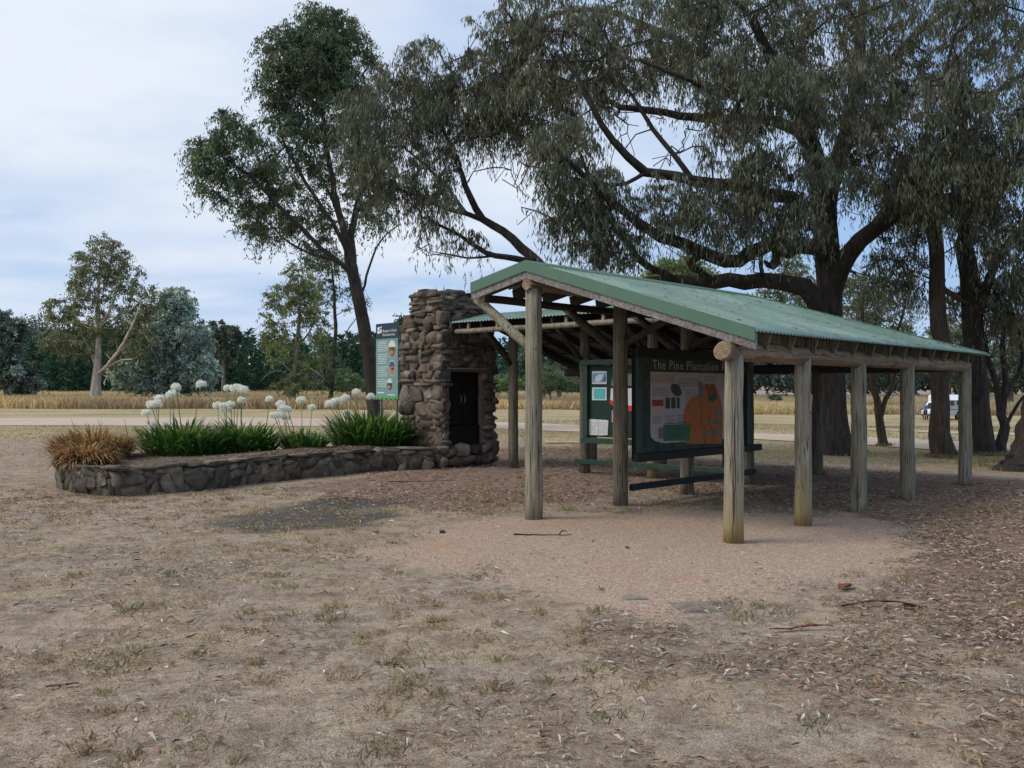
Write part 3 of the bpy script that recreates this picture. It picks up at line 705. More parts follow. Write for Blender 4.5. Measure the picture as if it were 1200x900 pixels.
L_([(880, 95, 0), (850, 110, -2), (800, 90, -3.5), (750, 70, -4)], [.07, .06, .05, .03])
BIG = [(655, 55, 95, 60, Y+1, 2.6, 150), (595, 70, 62, 58, Y+1, 1.8, 85), (575, 120, 42, 45, Y+1, 1.5, 44), (640, 120, 75, 38, Y-.5, 2.2, 60), (560, 150, 26, 28, Y+.6, 1, 14), (622, 148, 60, 34, Y+1, 1.6, 38),
       (760, 40, 110, 60, Y-1, 3, 140), (870, 30, 110, 65, Y, 4, 150), (980, 30, 110, 65, Y, 4, 150), (1090, 40, 90, 70, Y, 4, 110), (1180, 50, 70, 80, Y, 4, 95), (760, -40, 200, 60, Y, 4, 70), (1050, -40, 200, 60, Y, 4, 70),
       (850, 95, 60, 40, Y-3, 1.5, 40), (910, 100, 55, 45, Y-3.2, 1.5, 50), (1000, 105, 60, 50, Y-2.6, 1.8, 62), (1080, 130, 65, 55, Y-2.6, 1.8, 66), (1165, 150, 60, 60, Y-2, 2, 60),
       (665, 175, 42, 34, Y-2.7, 1.3, 34), (700, 215, 42, 34, Y-2.5, 1.2, 36), (690, 262, 40, 34, Y-2.2, .9, 40), (728, 285, 34, 24, Y-2, .9, 24), (650, 215, 26, 24, Y-3, .8, 15), (650, 245, 14, 22, Y-2.8, .6, 6),
       (790, 235, 50, 32, Y-2.8, 1.2, 36), (850, 245, 50, 32, Y-2.8, 1.2, 40), (905, 215, 52, 55, Y-3, 1.2, 66), (870, 165, 50, 34, Y-3, 1.5, 34), (925, 255, 30, 22, Y-3, .8, 14), (955, 185, 30, 32, Y-3.2, .8, 14),
       (1020, 180, 40, 40, Y-2.6, 1.2, 22), (1050, 195, 50, 44, Y+1, 1.6, 46), (1075, 205, 42, 40, Y-2.8, 1, 28), (1120, 200, 48, 42, Y-2.6, 1.2, 44), (1180, 215, 44, 48, Y-2.8, 1.2, 42), (1085, 250, 24, 20, Y-2.8, 1, 8), (1165, 270, 34, 24, Y-2.6, 1, 14),
       (470, 115, 48, 50, Y+.8, 1.6, 70), (440, 160, 42, 45, Y-.2, 1.4, 48), (500, 80, 40, 40, Y+1.2, 1.4, 48), (510, 150, 38, 50, Y+.6, 1.3, 42), (452, 200, 38, 34, Y-.5, 1.2, 30), (495, 205, 38, 36, Y, 1.2, 28), (508, 245, 30, 22, Y-.6, .9, 15), (540, 118, 26, 40, Y+1, 1, 20), (545, 275, 22, 12, Y-.6, .5, 6), (420, 130, 22, 30, Y+.2, .9, 14)]
BIG = [(a, b, c, d, e, f, int(g_*.84)) for a, b, c, d, e, f, g_ in BIG]
T = blob_tips(BIG, 5)
nb = t.n
t.tips(T, step=.4)
t.tips(blob_tips([(640, 215, 60, 60, Y-2, 2, 26), (760, 150, 70, 50, Y-1, 3, 60), (720, 290, 60, 26, Y-1.5, 1, 26), (880, 310, 70, 16, Y-1, 1, 26), (530, 290, 60, 14, Y, 1, 22), (600, 215, 26, 30, Y, 1, 8), (1050, 300, 70, 30, Y, 1.5, 30), (1000, 200, 80, 60, Y, 3, 50)], 505), step=.3)
finish('eucalypt_tree', t, T, 'huge spreading eucalypt with dark rough bark and drooping grey-green foliage behind the shelter', 'tree', M['bark_dark'], (135, .58, .165, .026, .9, 9), GREY, rt=.011)

# --- left tree with leaning dark trunk
t = Tree(102); g = Vector((-5.9, 39.5, 0)); Y = 39.5
t.limb(Wy([(441, 506), (439, 480), (434, 430), (427, 385), (419, 345), (412, 312)]), [.40, .32, .30, .28, .26, .24], attach=False)
L_([(412, 312), (406, 285), (399, 255), (392, 225), (384, 180), (378, 130), (372, 75), (366, 35)], [.17, .16, .14, .12, .10, .08, .06, .04])
L_([(412, 312), (413, 275, .5), (419, 240, .8), (427, 210, 1), (430, 170, 1.2), (432, 130, 1.4), (425, 85, 1.5)], [.17, .15, .13, .11, .09, .07, .04])
L_([(415, 328), (395, 305, -.8), (376, 290, -1.2), (354, 268, -1.6), (325, 240, -2), (299, 212, -2.3), (270, 190, -2.5), (245, 175, -2.6)], [.12, .11, .10, .09, .075, .06, .045, .03])
L_([(408, 300), (390, 262, -1), (372, 235, -1.3), (350, 200, -1.6), (330, 160, -1.8), (325, 110, -2)], [.10, .09, .08, .07, .05, .035])
L_([(395, 305, -.8), (368, 298, .5), (340, 285, 1), (315, 262, 1.4), (296, 245, 1.8)], [.07, .06, .05, .04, .03])
L_([(425, 350), (432, 315, .5), (441, 290, .8), (455, 272, 1), (470, 262, 1.2)], [.06, .05, .04, .03, .02])
L_([(406, 285), (392, 240, 1.5), (376, 205, 2.2), (360, 150, 2.6)], [.08, .07, .05, .035])
B1 = [(378, 45, 45, 40, Y, 1.8, 92), (355, 70, 52, 48, Y-.5, 2, 108), (410, 75, 36, 44, Y+.5, 1.6, 62), (325, 95, 24, 34, Y-1, 1.2, 30), (380, 120, 60, 42, Y, 2, 84), (340, 150, 46, 34, Y-1, 1.6, 44), (270, 155, 30, 28, Y-2, 1.4, 28), (245, 180, 26, 30, Y-2.4, 1.2, 28), (295, 185, 30, 26, Y-2, 1.4, 24), (255, 215, 22, 22, Y-2.4, 1, 16), (300, 225, 30, 26, Y-1.5, 1.4, 26), (345, 205, 38, 28, Y+.8, 1.5, 30), (400, 175, 50, 38, Y+1, 1.7, 46), (320, 262, 32, 24, Y, 1.3, 22), (295, 255, 14, 14, Y, .8, 7), (360, 255, 30, 26, Y+1, 1.2, 20), (375, 285, 26, 14, Y, 1, 9), (442, 250, 24, 26, Y+1, .9, 18), (440, 205, 26, 26, Y+1, 1, 16), (226, 196, 8, 10, Y-2.4, .5, 4), (398, 245, 30, 30, Y+1.5, 1, 12)]
T = blob_tips(B1, 6); t.tips(T, step=.55)
finish('eucalypt_tree', t, T, 'tall green eucalypt with leaning dark trunk rising just left of the tourist sign', 'tree', M['bark_dark'], (120, .72, .19, .050, .62, 10), GRN, rt=.014)

# --- trunks on the right
g = G(1105, 536); t = Tree(103); Y = g.y
t.limb(Wy([(1112, 570), (1107, 533), (1101, 508), (1102, 470), (1101, 400), (1099, 330), (1098, 270), (1095, 215), (1090, 160), (1088, 100)]), [.40, .29, .25, .205, .19, .18, .17, .15, .11, .06], attach=False)
L_([(1098, 285), (1080, 260, .4), (1062, 235, .7), (1045, 205, .9)], [.06, .05, .04, .03]); L_([(1101, 340), (1125, 352, .4), (1140, 356, .8)], [.06, .06, .05])
BR = [(1085, 190, 36, 40, Y, 1.2, 34), (1058, 292, 34, 20, Y+.5, 1, 18), (1045, 322, 28, 16, Y+.5, .9, 10), (1068, 338, 20, 12, Y+.8, .8, 6), (1110, 235, 26, 26, Y, 1, 12), (1068, 250, 30, 28, Y, 1, 22)]
T = blob_tips(BR, 7); t.tips(T)
finish('eucalypt_tree', t, T, 'slim straight eucalypt trunk with smooth pinkish upper bark in front of the campervan', 'tree', M['bark_brown'], (95, .6, .15, .028, .8, 11), GREY)
g = G(1150, 533); t = Tree(104); Y = g.y
t.limb(Wy([(1154, 570), (1151, 530), (1148, 495), (1144, 440), (1141, 390), (1138, 340), (1134, 290), (1130, 240), (1128, 180), (1130, 120)]), [.50, .33, .27, .25, .245, .235, .21, .17, .13, .07], attach=False)
L_([(1142, 385), (1152, 350, -.3), (1162, 320, -.6), (1172, 300, -.8), (1190, 275, -1), (1215, 250, -1.2)], [.13, .12, .10, .09, .07, .05])
L_([(1152, 350, -.3), (1172, 345, -.6), (1195, 330, -.9), (1220, 320, -1)], [.07, .06, .05, .03]); L_([(1138, 340), (1120, 345, .5), (1100, 332, .8), (1082, 322, 1)], [.05, .045, .035, .02])
BR = [(1180, 318, 28, 24, Y-.5, 1, 20), (1194, 352, 22, 24, Y-.6, 1, 16), (1160, 245, 38, 30, Y, 1.3, 26), (1200, 275, 30, 36, Y-.6, 1.3, 24), (1120, 180, 40, 36, Y, 1.3, 30), (1168, 378, 18, 14, Y-.3, .7, 8), (1105, 350, 22, 16, Y+.6, .7, 8)]
T = blob_tips(BR, 8); t.tips(T)
finish('eucalypt_tree', t, T, 'dark stout eucalypt trunk right of the last shelter post', 'tree', M['bark_dark'], (95, .6, .15, .028, .8, 12), GREY)
g = G(1171, 532); t = Tree(105); Y = g.y
t.limb(Wy([(1170, 560), (1172, 522), (1176, 500), (1174, 485)]), [.17, .14, .115, .11], attach=False)
L_([(1174, 485), (1170, 462), (1165, 440), (1157, 420), (1155, 400), (1150, 375), (1152, 350)], [.08, .075, .07, .065, .055, .04, .03])
L_([(1174, 485), (1177, 460), (1177, 430), (1175, 400), (1180, 370), (1186, 340), (1190, 310)], [.085, .075, .065, .06, .05, .04, .03])
L_([(1177, 470), (1184, 452), (1195, 435), (1199, 415), (1195, 395), (1198, 370)], [.07, .065, .06, .05, .045, .03])
L_([(1176, 500), (1184, 488), (1193, 472), (1205, 460), (1220, 440)], [.05, .045, .04, .035, .025])
BR = [(1185, 350, 30, 24, Y, .9, 26), (1155, 345, 22, 20, Y, .8, 14), (1198, 385, 16, 18, Y, .7, 8)]
T = blob_tips(BR, 18); t.tips(T)
finish('eucalypt_tree', t, T, 'young multi-stemmed tree with thin curving stems near the right edge', 'tree', M['bark_dark'], (80, .5, .14, .026, .7, 13), GREY)
t = Tree(106); g = G(1225, 552); Y = g.y
t.limb(Wy([(1250, 620), (1250, 548), (1249, 536), (1247, 524), (1245, 511), (1244, 498), (1244, 480), (1245, 450), (1246, 380), (1250, 300), (1250, 220), (1250, 120)]), [1.7, 1.28, 1.12, .95, .82, .73, .67, .60, .54, .46, .35, .2], attach=False)
L_([(1250, 300), (1280, 240), (1310, 180)], [.2, .15, .08]); L_([(1250, 220), (1215, 170, 1), (1190, 130, 1.5)], [.15, .1, .05])
BR = [(1290, 180, 60, 60, Y, 2, 50), (1230, 100, 60, 60, Y, 2, 50)]
T = blob_tips(BR, 19); t.tips(T)
finish('eucalypt_tree', t, T, 'massive flared trunk cut off by the right edge of the photo', 'tree', M['bark_black'], (90, .6, .15, .028, .8, 14), GREY)
t = Tree(107); g = G(1035, 523); Y = g.y
t.limb(Wy([(1037, 550), (1035, 517), (1030, 492), (1027, 470), (1022, 445), (1018, 415), (1010, 380), (1012, 345)]), [.17, .13, .11, .095, .085, .075, .06, .04], attach=False)
L_([(1029, 490), (1038, 468), (1046, 450), (1050, 430), (1046, 405), (1055, 380), (1062, 350)], [.075, .07, .065, .055, .05, .04, .03]); L_([(1042, 460), (1052, 450), (1060, 440)], [.03, .025, .015])
BR = [(1005, 350, 34, 26, Y, 1, 22), (1040, 330, 34, 28, Y+.5, 1, 22), (1065, 360, 26, 20, Y, .9, 12), (1000, 320, 20, 22, Y, .9, 8)]
T = blob_tips(BR, 20); t.tips(T)
finish('small_tree', t, T, 'small forked tree with light sparse crown between the giant tree and campervan', 'tree', M['bark_brown'], (60, .55, .13, .022, .6, 15), GRN+OLIVE)

# --- background trees, each its own thing
def bg_tree(name, trunk, rads, limbs, blobs, label, barkm, pal, n, R, L, Wd, hang, seed, Yo=None, group=None, rt=.03, step=1.2, hollow=.35, cat='tree'):
    global t, Y
    g = G(*trunk[0][:2]) if Yo is None else W(trunk[0][0], trunk[0][1], Yo)
    Y = g.y; t = Tree(seed)
    tr = Wy(trunk)
    zb = tz(tr[0].x, tr[0].y); tr[0].z = zb-.7
    t.limb(tr, rads, attach=False, step=.8)
    for pts, rr in limbs: L_(pts, rr)
    T = blob_tips([(a, b, c, d, Y+e, f, h) for a, b, c, d, e, f, h in blobs], seed+50, hollow); t.tips(T, step=step)
    return finish(name, t, T, label, cat, barkm, (n, R, L, Wd, hang, seed), pal, group, rt=rt)
bg_tree('eucalypt_tree', [(112, 475), (112, 455), (114, 430), (115, 394), (114, 350), (117, 300)], [.85, .60, .48, .34, .24, .1],
        [([(113, 440), (122, 432, -1), (132, 420, -2), (141, 408, -2.5), (154, 383, -3), (165, 355, -3)], [.24, .22, .20, .18, .14, .08]),
         ([(114, 428), (107, 415, 1), (102, 405, 1.5), (90, 380, 2), (78, 360, 2)], [.28, .25, .2, .15, .08]),
         ([(122, 432, -1), (140, 423, -2), (155, 421, -3)], [.15, .12, .06]), ([(115, 390), (130, 360), (140, 330)], [.2, .15, .08])],
        [(120, 298, 30, 26, 0, 3, 50), (108, 330, 34, 26, 0, 3.5, 48), (145, 322, 22, 28, 0, 2.5, 28), (72, 362, 24, 22, 1, 2.5, 26), (72, 392, 22, 18, 0, 2.5, 18), (165, 352, 20, 26, -1, 2.5, 30), (158, 388, 26, 26, -1, 2.5, 34), (100, 372, 26, 22, 0, 3, 22), (130, 370, 22, 26, 0, 3, 20), (92, 405, 24, 14, 0, 2, 14), (148, 415, 26, 14, 0, 2, 14)],
        'white-trunked eucalypt standing alone in the field at left', M['bark_pale'], [(.15, .19, .10), (.19, .22, .12), (.12, .15, .09), (.20, .19, .10)], 78, 1.25, .42, .14, .55, 201, rt=.05)
bg_tree('wattle_tree', [(205, 474), (204, 450), (203, 400), (204, 360)], [.5, .45, .3, .1], [],
        [(205, 360, 20, 22, 0, 3, 80), (190, 382, 30, 26, 0, 4, 95), (218, 395, 30, 26, 0, 4, 95), (185, 415, 38, 26, 0, 4, 110), (225, 428, 28, 24, 0, 3.5, 85), (160, 438, 32, 20, 0, 3, 70), (205, 445, 46, 14, 0, 3, 90), (180, 398, 14, 20, -3, 2, 30), (212, 350, 10, 14, 0, 2, 20)],
        'bushy silver-blue tree with foliage down to the ground behind the white-trunked tree', M['bark_grey'], [(.40, .50, .48), (.30, .39, .37), (.50, .60, .57), (.20, .27, .25)], 105, 1.1, .42, .24, .35, 202, Yo=134, step=2, hollow=.6)
bg_tree('wattle_tree', [(8, 473), (6, 440), (5, 400)], [.4, .3, .15], [], [(5, 385, 20, 24, 0, 3, 60), (-5, 415, 30, 30, 0, 3, 90), (22, 440, 22, 20, 0, 3, 50), (30, 448, 22, 10, 0, 2, 24), (-20, 380, 26, 30, 0, 3, 60)],
        'grey-blue bushy tree cut off by the left edge', M['bark_grey'], BLUE+DARK, 90, 1.1, .42, .24, .35, 203, Yo=128, step=2, hollow=.5)
bg_tree('eucalypt_tree', [(262, 470), (262, 430), (262, 400)], [.4, .3, .2], [], [(256, 388, 18, 14, 0, 3, 60), (270, 395, 12, 16, 0, 2, 36), (262, 415, 18, 16, 0, 2, 40)],
        'round dark eucalypt crown showing above the pines right of the blue tree', M['bark_grey'], [(.10, .13, .10), (.13, .16, .12)], 110, .6, .4, .25, .3, 204, Yo=180, step=2)
bg_tree('eucalypt_tree', [(342, 479), (343, 462), (345, 440), (348, 405), (351, 370), (352, 335)], [.42, .36, .3, .22, .16, .08],
        [([(344, 450), (332, 436, -1), (318, 436, -2), (306, 446, -2.5)], [.09, .08, .06, .03]), ([(345, 445), (358, 432, -1), (372, 437, -2), (384, 448, -2)], [.09, .08, .06, .03]), ([(345, 438), (330, 425, 1), (315, 420, 1.5)], [.1, .07, .03]), ([(348, 405), (362, 390), (370, 370)], [.12, .09, .05])],
        [(352, 328, 24, 18, 0, 2, 34), (345, 350, 32, 20, 0, 2.2, 36), (320, 362, 16, 30, 0, 1.8, 20), (365, 360, 22, 26, 0, 2, 26), (335, 395, 26, 20, 0, 2, 16), (345, 425, 30, 18, 0, 2, 18), (350, 450, 34, 12, 0, 2, 18), (375, 400, 18, 24, 0, 2, 16), (318, 400, 14, 12, 0, 1.5, 6)],
        'loose yellow-green tree with bare arching lower branches in the field left of the sign', M['bark_grey'], [(.17, .22, .09), (.22, .26, .11), (.13, .17, .08), (.18, .19, .10)], 84, 1.0, .34, .11, .6, 205, rt=.03)
bg_tree('eucalypt_tree', [(387, 474), (388, 460), (391, 420), (393, 380), (391, 340), (388, 310)], [.30, .26, .22, .2, .14, .07],
        [([(391, 420), (400, 400, 1), (412, 380, 1.5), (425, 365, 1.5)], [.1, .08, .06, .03]), ([(388, 460), (380, 440), (378, 410), (376, 380)], [.2, .16, .12, .06])],
        [(388, 305, 30, 14, 0, 2, 24), (370, 305, 20, 14, 0, 2, 18), (400, 325, 24, 22, 0, 2, 16), (415, 350, 18, 20, 0, 1.5, 10), (380, 345, 18, 26, 0, 2, 12), (420, 395, 12, 10, 0, 1.5, 5), (385, 425, 18, 24, 0, 2, 16), (400, 450, 10, 8, 0, 1.5, 5)],
        'thin dark eucalypt with two slender trunks behind the yellow-green tree', M['bark_dark'], GRN, 55, 1.1, .36, .12, .55, 206, Yo=108, rt=.03)
bg_tree('shrub', [(411, 468), (411, 455)], [.1, .06], [], [(411, 450, 22, 12, 0, 2, 60), (405, 440, 12, 8, 0, 1.5, 20)], 'low rounded green shrub left of the leaning trunk', M['bark_grey'], [(.13, .21, .10), (.16, .25, .12)], 70, .8, .3, .12, .1, 207, Yo=120, step=2, cat='shrub')
bg_tree('eucalypt_tree', [(790, 470), (790, 420), (790, 350)], [.4, .3, .15], [], [(795, 312, 30, 14, 0, 2, 50), (780, 325, 28, 14, 0, 2, 34), (810, 325, 24, 14, 0, 2, 34), (790, 345, 40, 20, 0, 2.5, 40)],
        'bright green tree top showing over the shelter ridge', M['bark_grey'], [(.17, .24, .08), (.13, .19, .08), (.22, .27, .11)], 90, .9, .26, .10, .35, 208, Yo=62)
bg_tree('eucalypt_tree', [(943, 486), (943, 440), (940, 380), (936, 340)], [.3, .25, .15, .08], [([(943, 440), (918, 400), (905, 360)], [.14, .1, .05])], [(925, 320, 22, 22, 0, 2, 24), (905, 345, 16, 14, 0, 2, 12), (945, 345, 24, 22, 0, 2, 20), (925, 365, 24, 14, 0, 2, 16)],
        'pale olive tree beyond the roof left of the giant trunk', M['bark_grey'], OLIVE+GRN, 60, 1.0, .26, .10, .5, 209, Yo=58)
bg_tree('eucalypt_tree', [(1006, 488), (1006, 440), (1006, 400), (1005, 350)], [.3, .25, .16, .08], [([(1006, 400), (1025, 370), (1040, 350)], [.12, .08, .05])], [(1000, 345, 30, 26, 0, 2.5, 30), (1030, 360, 26, 24, 0, 2.5, 26), (1010, 385, 34, 20, 0, 2.5, 26), (1045, 385, 26, 16, 0, 2, 18), (1050, 330, 24, 18, 0, 2, 12)],
        'airy grey-green tree beyond the shelter between the giant and slim trunks', M['bark_grey'], GRN+GREY, 60, 1.1, .28, .10, .5, 210, Yo=66)
bg_tree('eucalypt_tree', [(1112, 480), (1112, 430), (1114, 400)], [.35, .3, .2], [], [(1120, 385, 24, 16, 0, 3, 36), (1100, 405, 34, 20, 0, 3, 50), (1070, 425, 34, 20, 0, 3, 50), (1125, 430, 30, 20, 0, 3, 44)],
        'dense green tree directly above the white campervan roof', M['bark_grey'], [(.13, .18, .12), (.16, .21, .14), (.10, .13, .09)], 80, 1.5, .45, .2, .35, 211, Yo=128, step=2, hollow=.5)
bg_tree('eucalypt_tree', [(1185, 484), (1185, 440), (1186, 400)], [.35, .3, .2], [], [(1185, 400, 30, 24, 0, 3, 60), (1165, 430, 30, 24, 0, 3, 56), (1205, 430, 30, 24, 0, 3, 56), (1180, 375, 22, 16, 0, 3, 26)],
        'grey-green tree behind the curving stems above the green tent', M['bark_grey'], [(.15, .18, .14), (.18, .22, .16), (.11, .13, .10)], 80, 1.5, .45, .2, .35, 212, Yo=125, step=2, hollow=.5)
bg_tree('eucalypt_tree', [(1012, 480), (1012, 440)], [.3, .2], [], [(1010, 428, 30, 22, 0, 3, 60), (1045, 440, 26, 18, 0, 3, 44)],
        'dark blue-green tree seen between the third and fourth eave posts', M['bark_grey'], [(.10, .15, .13), (.13, .19, .16)], 80, 1.5, .45, .2, .35, 213, Yo=130, step=2, hollow=.5)
bg_tree('shrub', [(600, 470), (600, 458)], [.1, .06], [], [(592, 449, 20, 10, 0, 2, 50), (575, 452, 12, 8, 0, 1.5, 20)], 'bright green shrub between the fireplace and the front ridge post', M['bark_grey'], [(.13, .21, .09), (.17, .26, .12)], 70, .8, .28, .1, .1, 214, Yo=118, step=2, cat='shrub')
bg_tree('shrub', [(645, 468), (645, 455)], [.12, .08], [], [(640, 445, 22, 16, 0, 2, 60), (665, 448, 14, 10, 0, 1.5, 26), (628, 452, 12, 10, 0, 1.5, 20)], 'taller green shrub right of the front ridge post', M['bark_grey'], [(.12, .17, .09), (.15, .20, .11)], 70, .9, .3, .11, .2, 215, Yo=116, step=2, cat='shrub')
bg_tree('eucalypt_tree', [(655, 466), (655, 440), (653, 410), (650, 380)], [.35, .3, .22, .1], [], [(650, 385, 30, 20, 0, 3, 34), (630, 420, 22, 18, 0, 3, 22), (670, 415, 22, 16, 0, 3, 20)], 'grey eucalypt with slender trunk seen left of the green notice board', M['bark_grey'], GREY, 70, 1.4, .45, .16, .4, 216, Yo=128, step=2)
bg_tree('eucalypt_tree', [(560, 470), (560, 440), (556, 400)], [.3, .25, .1], [], [(470, 385, 16, 14, 0, 2, 20), (480, 400, 24, 20, 0, 3, 36), (478, 440, 30, 24, 0, 3, 50), (570, 415, 10, 20, 0, 2, 10)] , 'grey-green tree behind the stone fireplace', M['bark_grey'], GRN, 70, 1.4, .42, .17, .4, 217, Yo=120, step=2)
bg_tree('shrub', [(908, 471), (908, 469)], [.08, .05], [], [(908, 466, 7, 4, 0, 1, 20)], 'small round bush on the pale slope seen under the eave', M['bark_grey'], DARK+GRN, 60, .5, .3, .12, .1, 218, Yo=150, step=2, cat='shrub')

# ------------------------------------------------------------------ far woods and hills
def cone_wood(name, pts, hts, pal, label, seed, nl=150, dens=1.0):
    r = np.random.default_rng(seed); Ps, Cs = [], []
    for (x, y), h in zip(pts, hts):
        n = int(nl*dens); u = r.random(n)**1.15; rad = (1-u)**.8*h*.24+.15; a = r.uniform(0, 2*np.pi, n); rr = rad*np.sqrt(r.uniform(.25, 1, n))
        p = np.stack([x+np.cos(a)*rr, y+np.sin(a)*rr, tz(x, y)+.2+u*h*.97], 1)
        d = np.stack([np.cos(a), np.sin(a), r.uniform(-.2, .9, n)], 1); s = np.cross(d, r.normal(0, 1, (n, 3))); s /= np.linalg.norm(s, axis=1)[:, None]
        L = r.uniform(.7, 1.5, n)[:, None]*h/11; Wd_ = r.uniform(.3, .6, n)[:, None]*h/11
        P = np.stack([p-d*L*.3, p+s*Wd_*.5, p+d*L*.7, p-s*Wd_*.5], 1).reshape(-1, 3)
        base = np.array(pal[r.integers(0, len(pal))])*r.uniform(.8, 1.2); c = base*r.uniform(.55, 1.35, n)[:, None]
        Ps.append(P); Cs.append(np.repeat(c, 4, 0))
    P = np.concatenate(Ps); C = np.concatenate(Cs)
    return tag(mesh_np(name, P, np.arange(len(P)).reshape(-1, 4), M['leaf'], col=C), label, 'wood', kind='stuff')
r = np.random.default_rng(55); pts = []; hts = []
for yy in (196, 203, 211, 222, 236):
    x = -150.
    while x < 48:
        pts.append((x+r.normal(0, .7), yy+r.normal(0, 1.2))); hts.append((12.6+(x < -60)*1.0+(x > -25)*(-1.2))*r.uniform(.82, 1.12)+(yy-196)*.012); x += r.uniform(2.1, 3.6)
cone_wood('pine_plantation', pts, hts, [(.042, .10, .062), (.052, .118, .072), (.036, .085, .055)], 'dark green wall of young plantation pines beyond the grass', 56, 210)
pts = []; hts = []
for yy in (186, 194, 204, 218):
    x = 26.
    while x < 190:
        pts.append((x+r.normal(0, 1), yy+r.normal(0, 2))); hts.append(r.uniform(7.5, 13)); x += r.uniform(3.0, 5.5)
def round_wood(name, pts, hts, pal, label, seed, nl):
    r = np.random.default_rng(seed); Ps, Cs = [], []
    for (x, y), h in zip(pts, hts):
        n = nl; v = r.normal(0, 1, (n, 3)); v /= np.linalg.norm(v, axis=1)[:, None]; v *= r.uniform(.4, .88, n)[:, None]
        p = np.stack([x+v[:, 0]*h*.42, y+v[:, 1]*h*.35, tz(x, y)+h*.55+v[:, 2]*h*.5+.8*np.sin(v[:, 0]*7+x)], 1)
        d = r.normal(0, 1, (n, 3)); d /= np.linalg.norm(d, axis=1)[:, None]; s = np.cross(d, r.normal(0, 1, (n, 3))); s /= np.linalg.norm(s, axis=1)[:, None]
        L = r.uniform(.6, 1.3, n)[:, None]; P = np.stack([p-d*L*.5, p+s*L*.25, p+d*L*.5, p-s*L*.25], 1).reshape(-1, 3)
        base = np.array(pal[r.integers(0, len(pal))])*r.uniform(.8, 1.2); Ps.append(P); Cs.append(np.repeat(base*r.uniform(.55, 1.35, n)[:, None], 4, 0))
    P = np.concatenate(Ps); C = np.concatenate(Cs)
    return tag(mesh_np(name, P, np.arange(len(P)).reshape(-1, 4), M['leaf'], col=C), label, 'wood', kind='stuff')
round_wood('distant_wood', pts, hts, [(.075, .10, .10), (.10, .13, .125), (.06, .08, .085)], 'distant blue-grey eucalypt wood seen under the eave at right', 57, 520)
pts = []; hts = []
for yy in (270, 285):
    x = -210.
    while x < 30:
        if -165 < x < -95: pts.append((x, yy+r.normal(0, 3))); hts.append(r.uniform(17, 22))
        x += r.uniform(4, 7)
round_wood('distant_treetops', pts, hts, [(.10, .125, .12), (.13, .15, .145)], 'distant dark treetops above the pine plantation', 58, 800)
def hill(name, y0, x0, x1, hfun, col, label):
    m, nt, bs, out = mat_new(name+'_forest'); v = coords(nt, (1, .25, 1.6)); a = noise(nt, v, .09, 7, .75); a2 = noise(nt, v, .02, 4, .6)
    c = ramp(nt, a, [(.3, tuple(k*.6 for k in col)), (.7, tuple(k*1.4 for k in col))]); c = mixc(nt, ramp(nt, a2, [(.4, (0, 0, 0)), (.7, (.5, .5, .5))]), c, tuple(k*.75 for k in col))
    nt.links.new(c, bs.inputs['Base Color']); bs.inputs['Roughness'].default_value = 1; bs.inputs['Specular IOR Level'].default_value = 0
    n, k = 420, 14; V = []; xs_ = np.linspace(x0, x1, n)
    for j in range(k):
        q = j/(k-1)
        for x in xs_:
            V.append((x, y0+q*260, hfun(x)*math.sin(q*math.pi/2)**.8+(fbm(x*.06, q*5, 4)-.5)*7*q+(fbm(x*.35, q*9, 9)-.5)*4*q-3*(1-q)))
    I = np.arange(n*k).reshape(k, n); Fc = np.stack([I[:-1, :-1], I[:-1, 1:], I[1:, 1:], I[1:, :-1]], -1).reshape(-1, 4)
    return tag(mesh_np(name, V, Fc, m, smooth=True), label, kind='structure')
hill('hills', 850, -900, 900, lambda x: 22+26*float(fbm(x*.006+2.3, 0.5, 12))+14*math.exp(-((x+190)/50)**2)+8*math.exp(-((x+520)/60)**2), (.10, .14, .19), 'hazy blue wooded hills on the horizon')  # distance haze is put into the bluish base colour
# ------------------------------------------------------------------ shelter
O2 = Vector((.27, 11.73, 0)); UA = Vector((.677, .736, 0)).normalized(); VA = Vector((UA.y, -UA.x, 0)); ZA = Vector((0, 0, 1))
def L(u, v, z=0.0): return O2+UA*u+VA*v+ZA*z
RZ, KR, KL = 3.17, .313, .215
U0, UE, UX, VL, VR, VW = -.14, 5.43, 8.53, -.95, 3.03, -6.18
VE = 2.84
def vr(u): return VR-(VR-VE)*max(0, (u-U0))/(UX-U0)
HK = (VE)/(UX-UE)   # plan slope of the hip
RU = math.atan2(UA.y, UA.x)
sh = empty('picnic_shelter', L(0, 0), RU); tag(sh, 'L-shaped open shelter of round timber posts under a pale green corrugated roof', 'shelter')
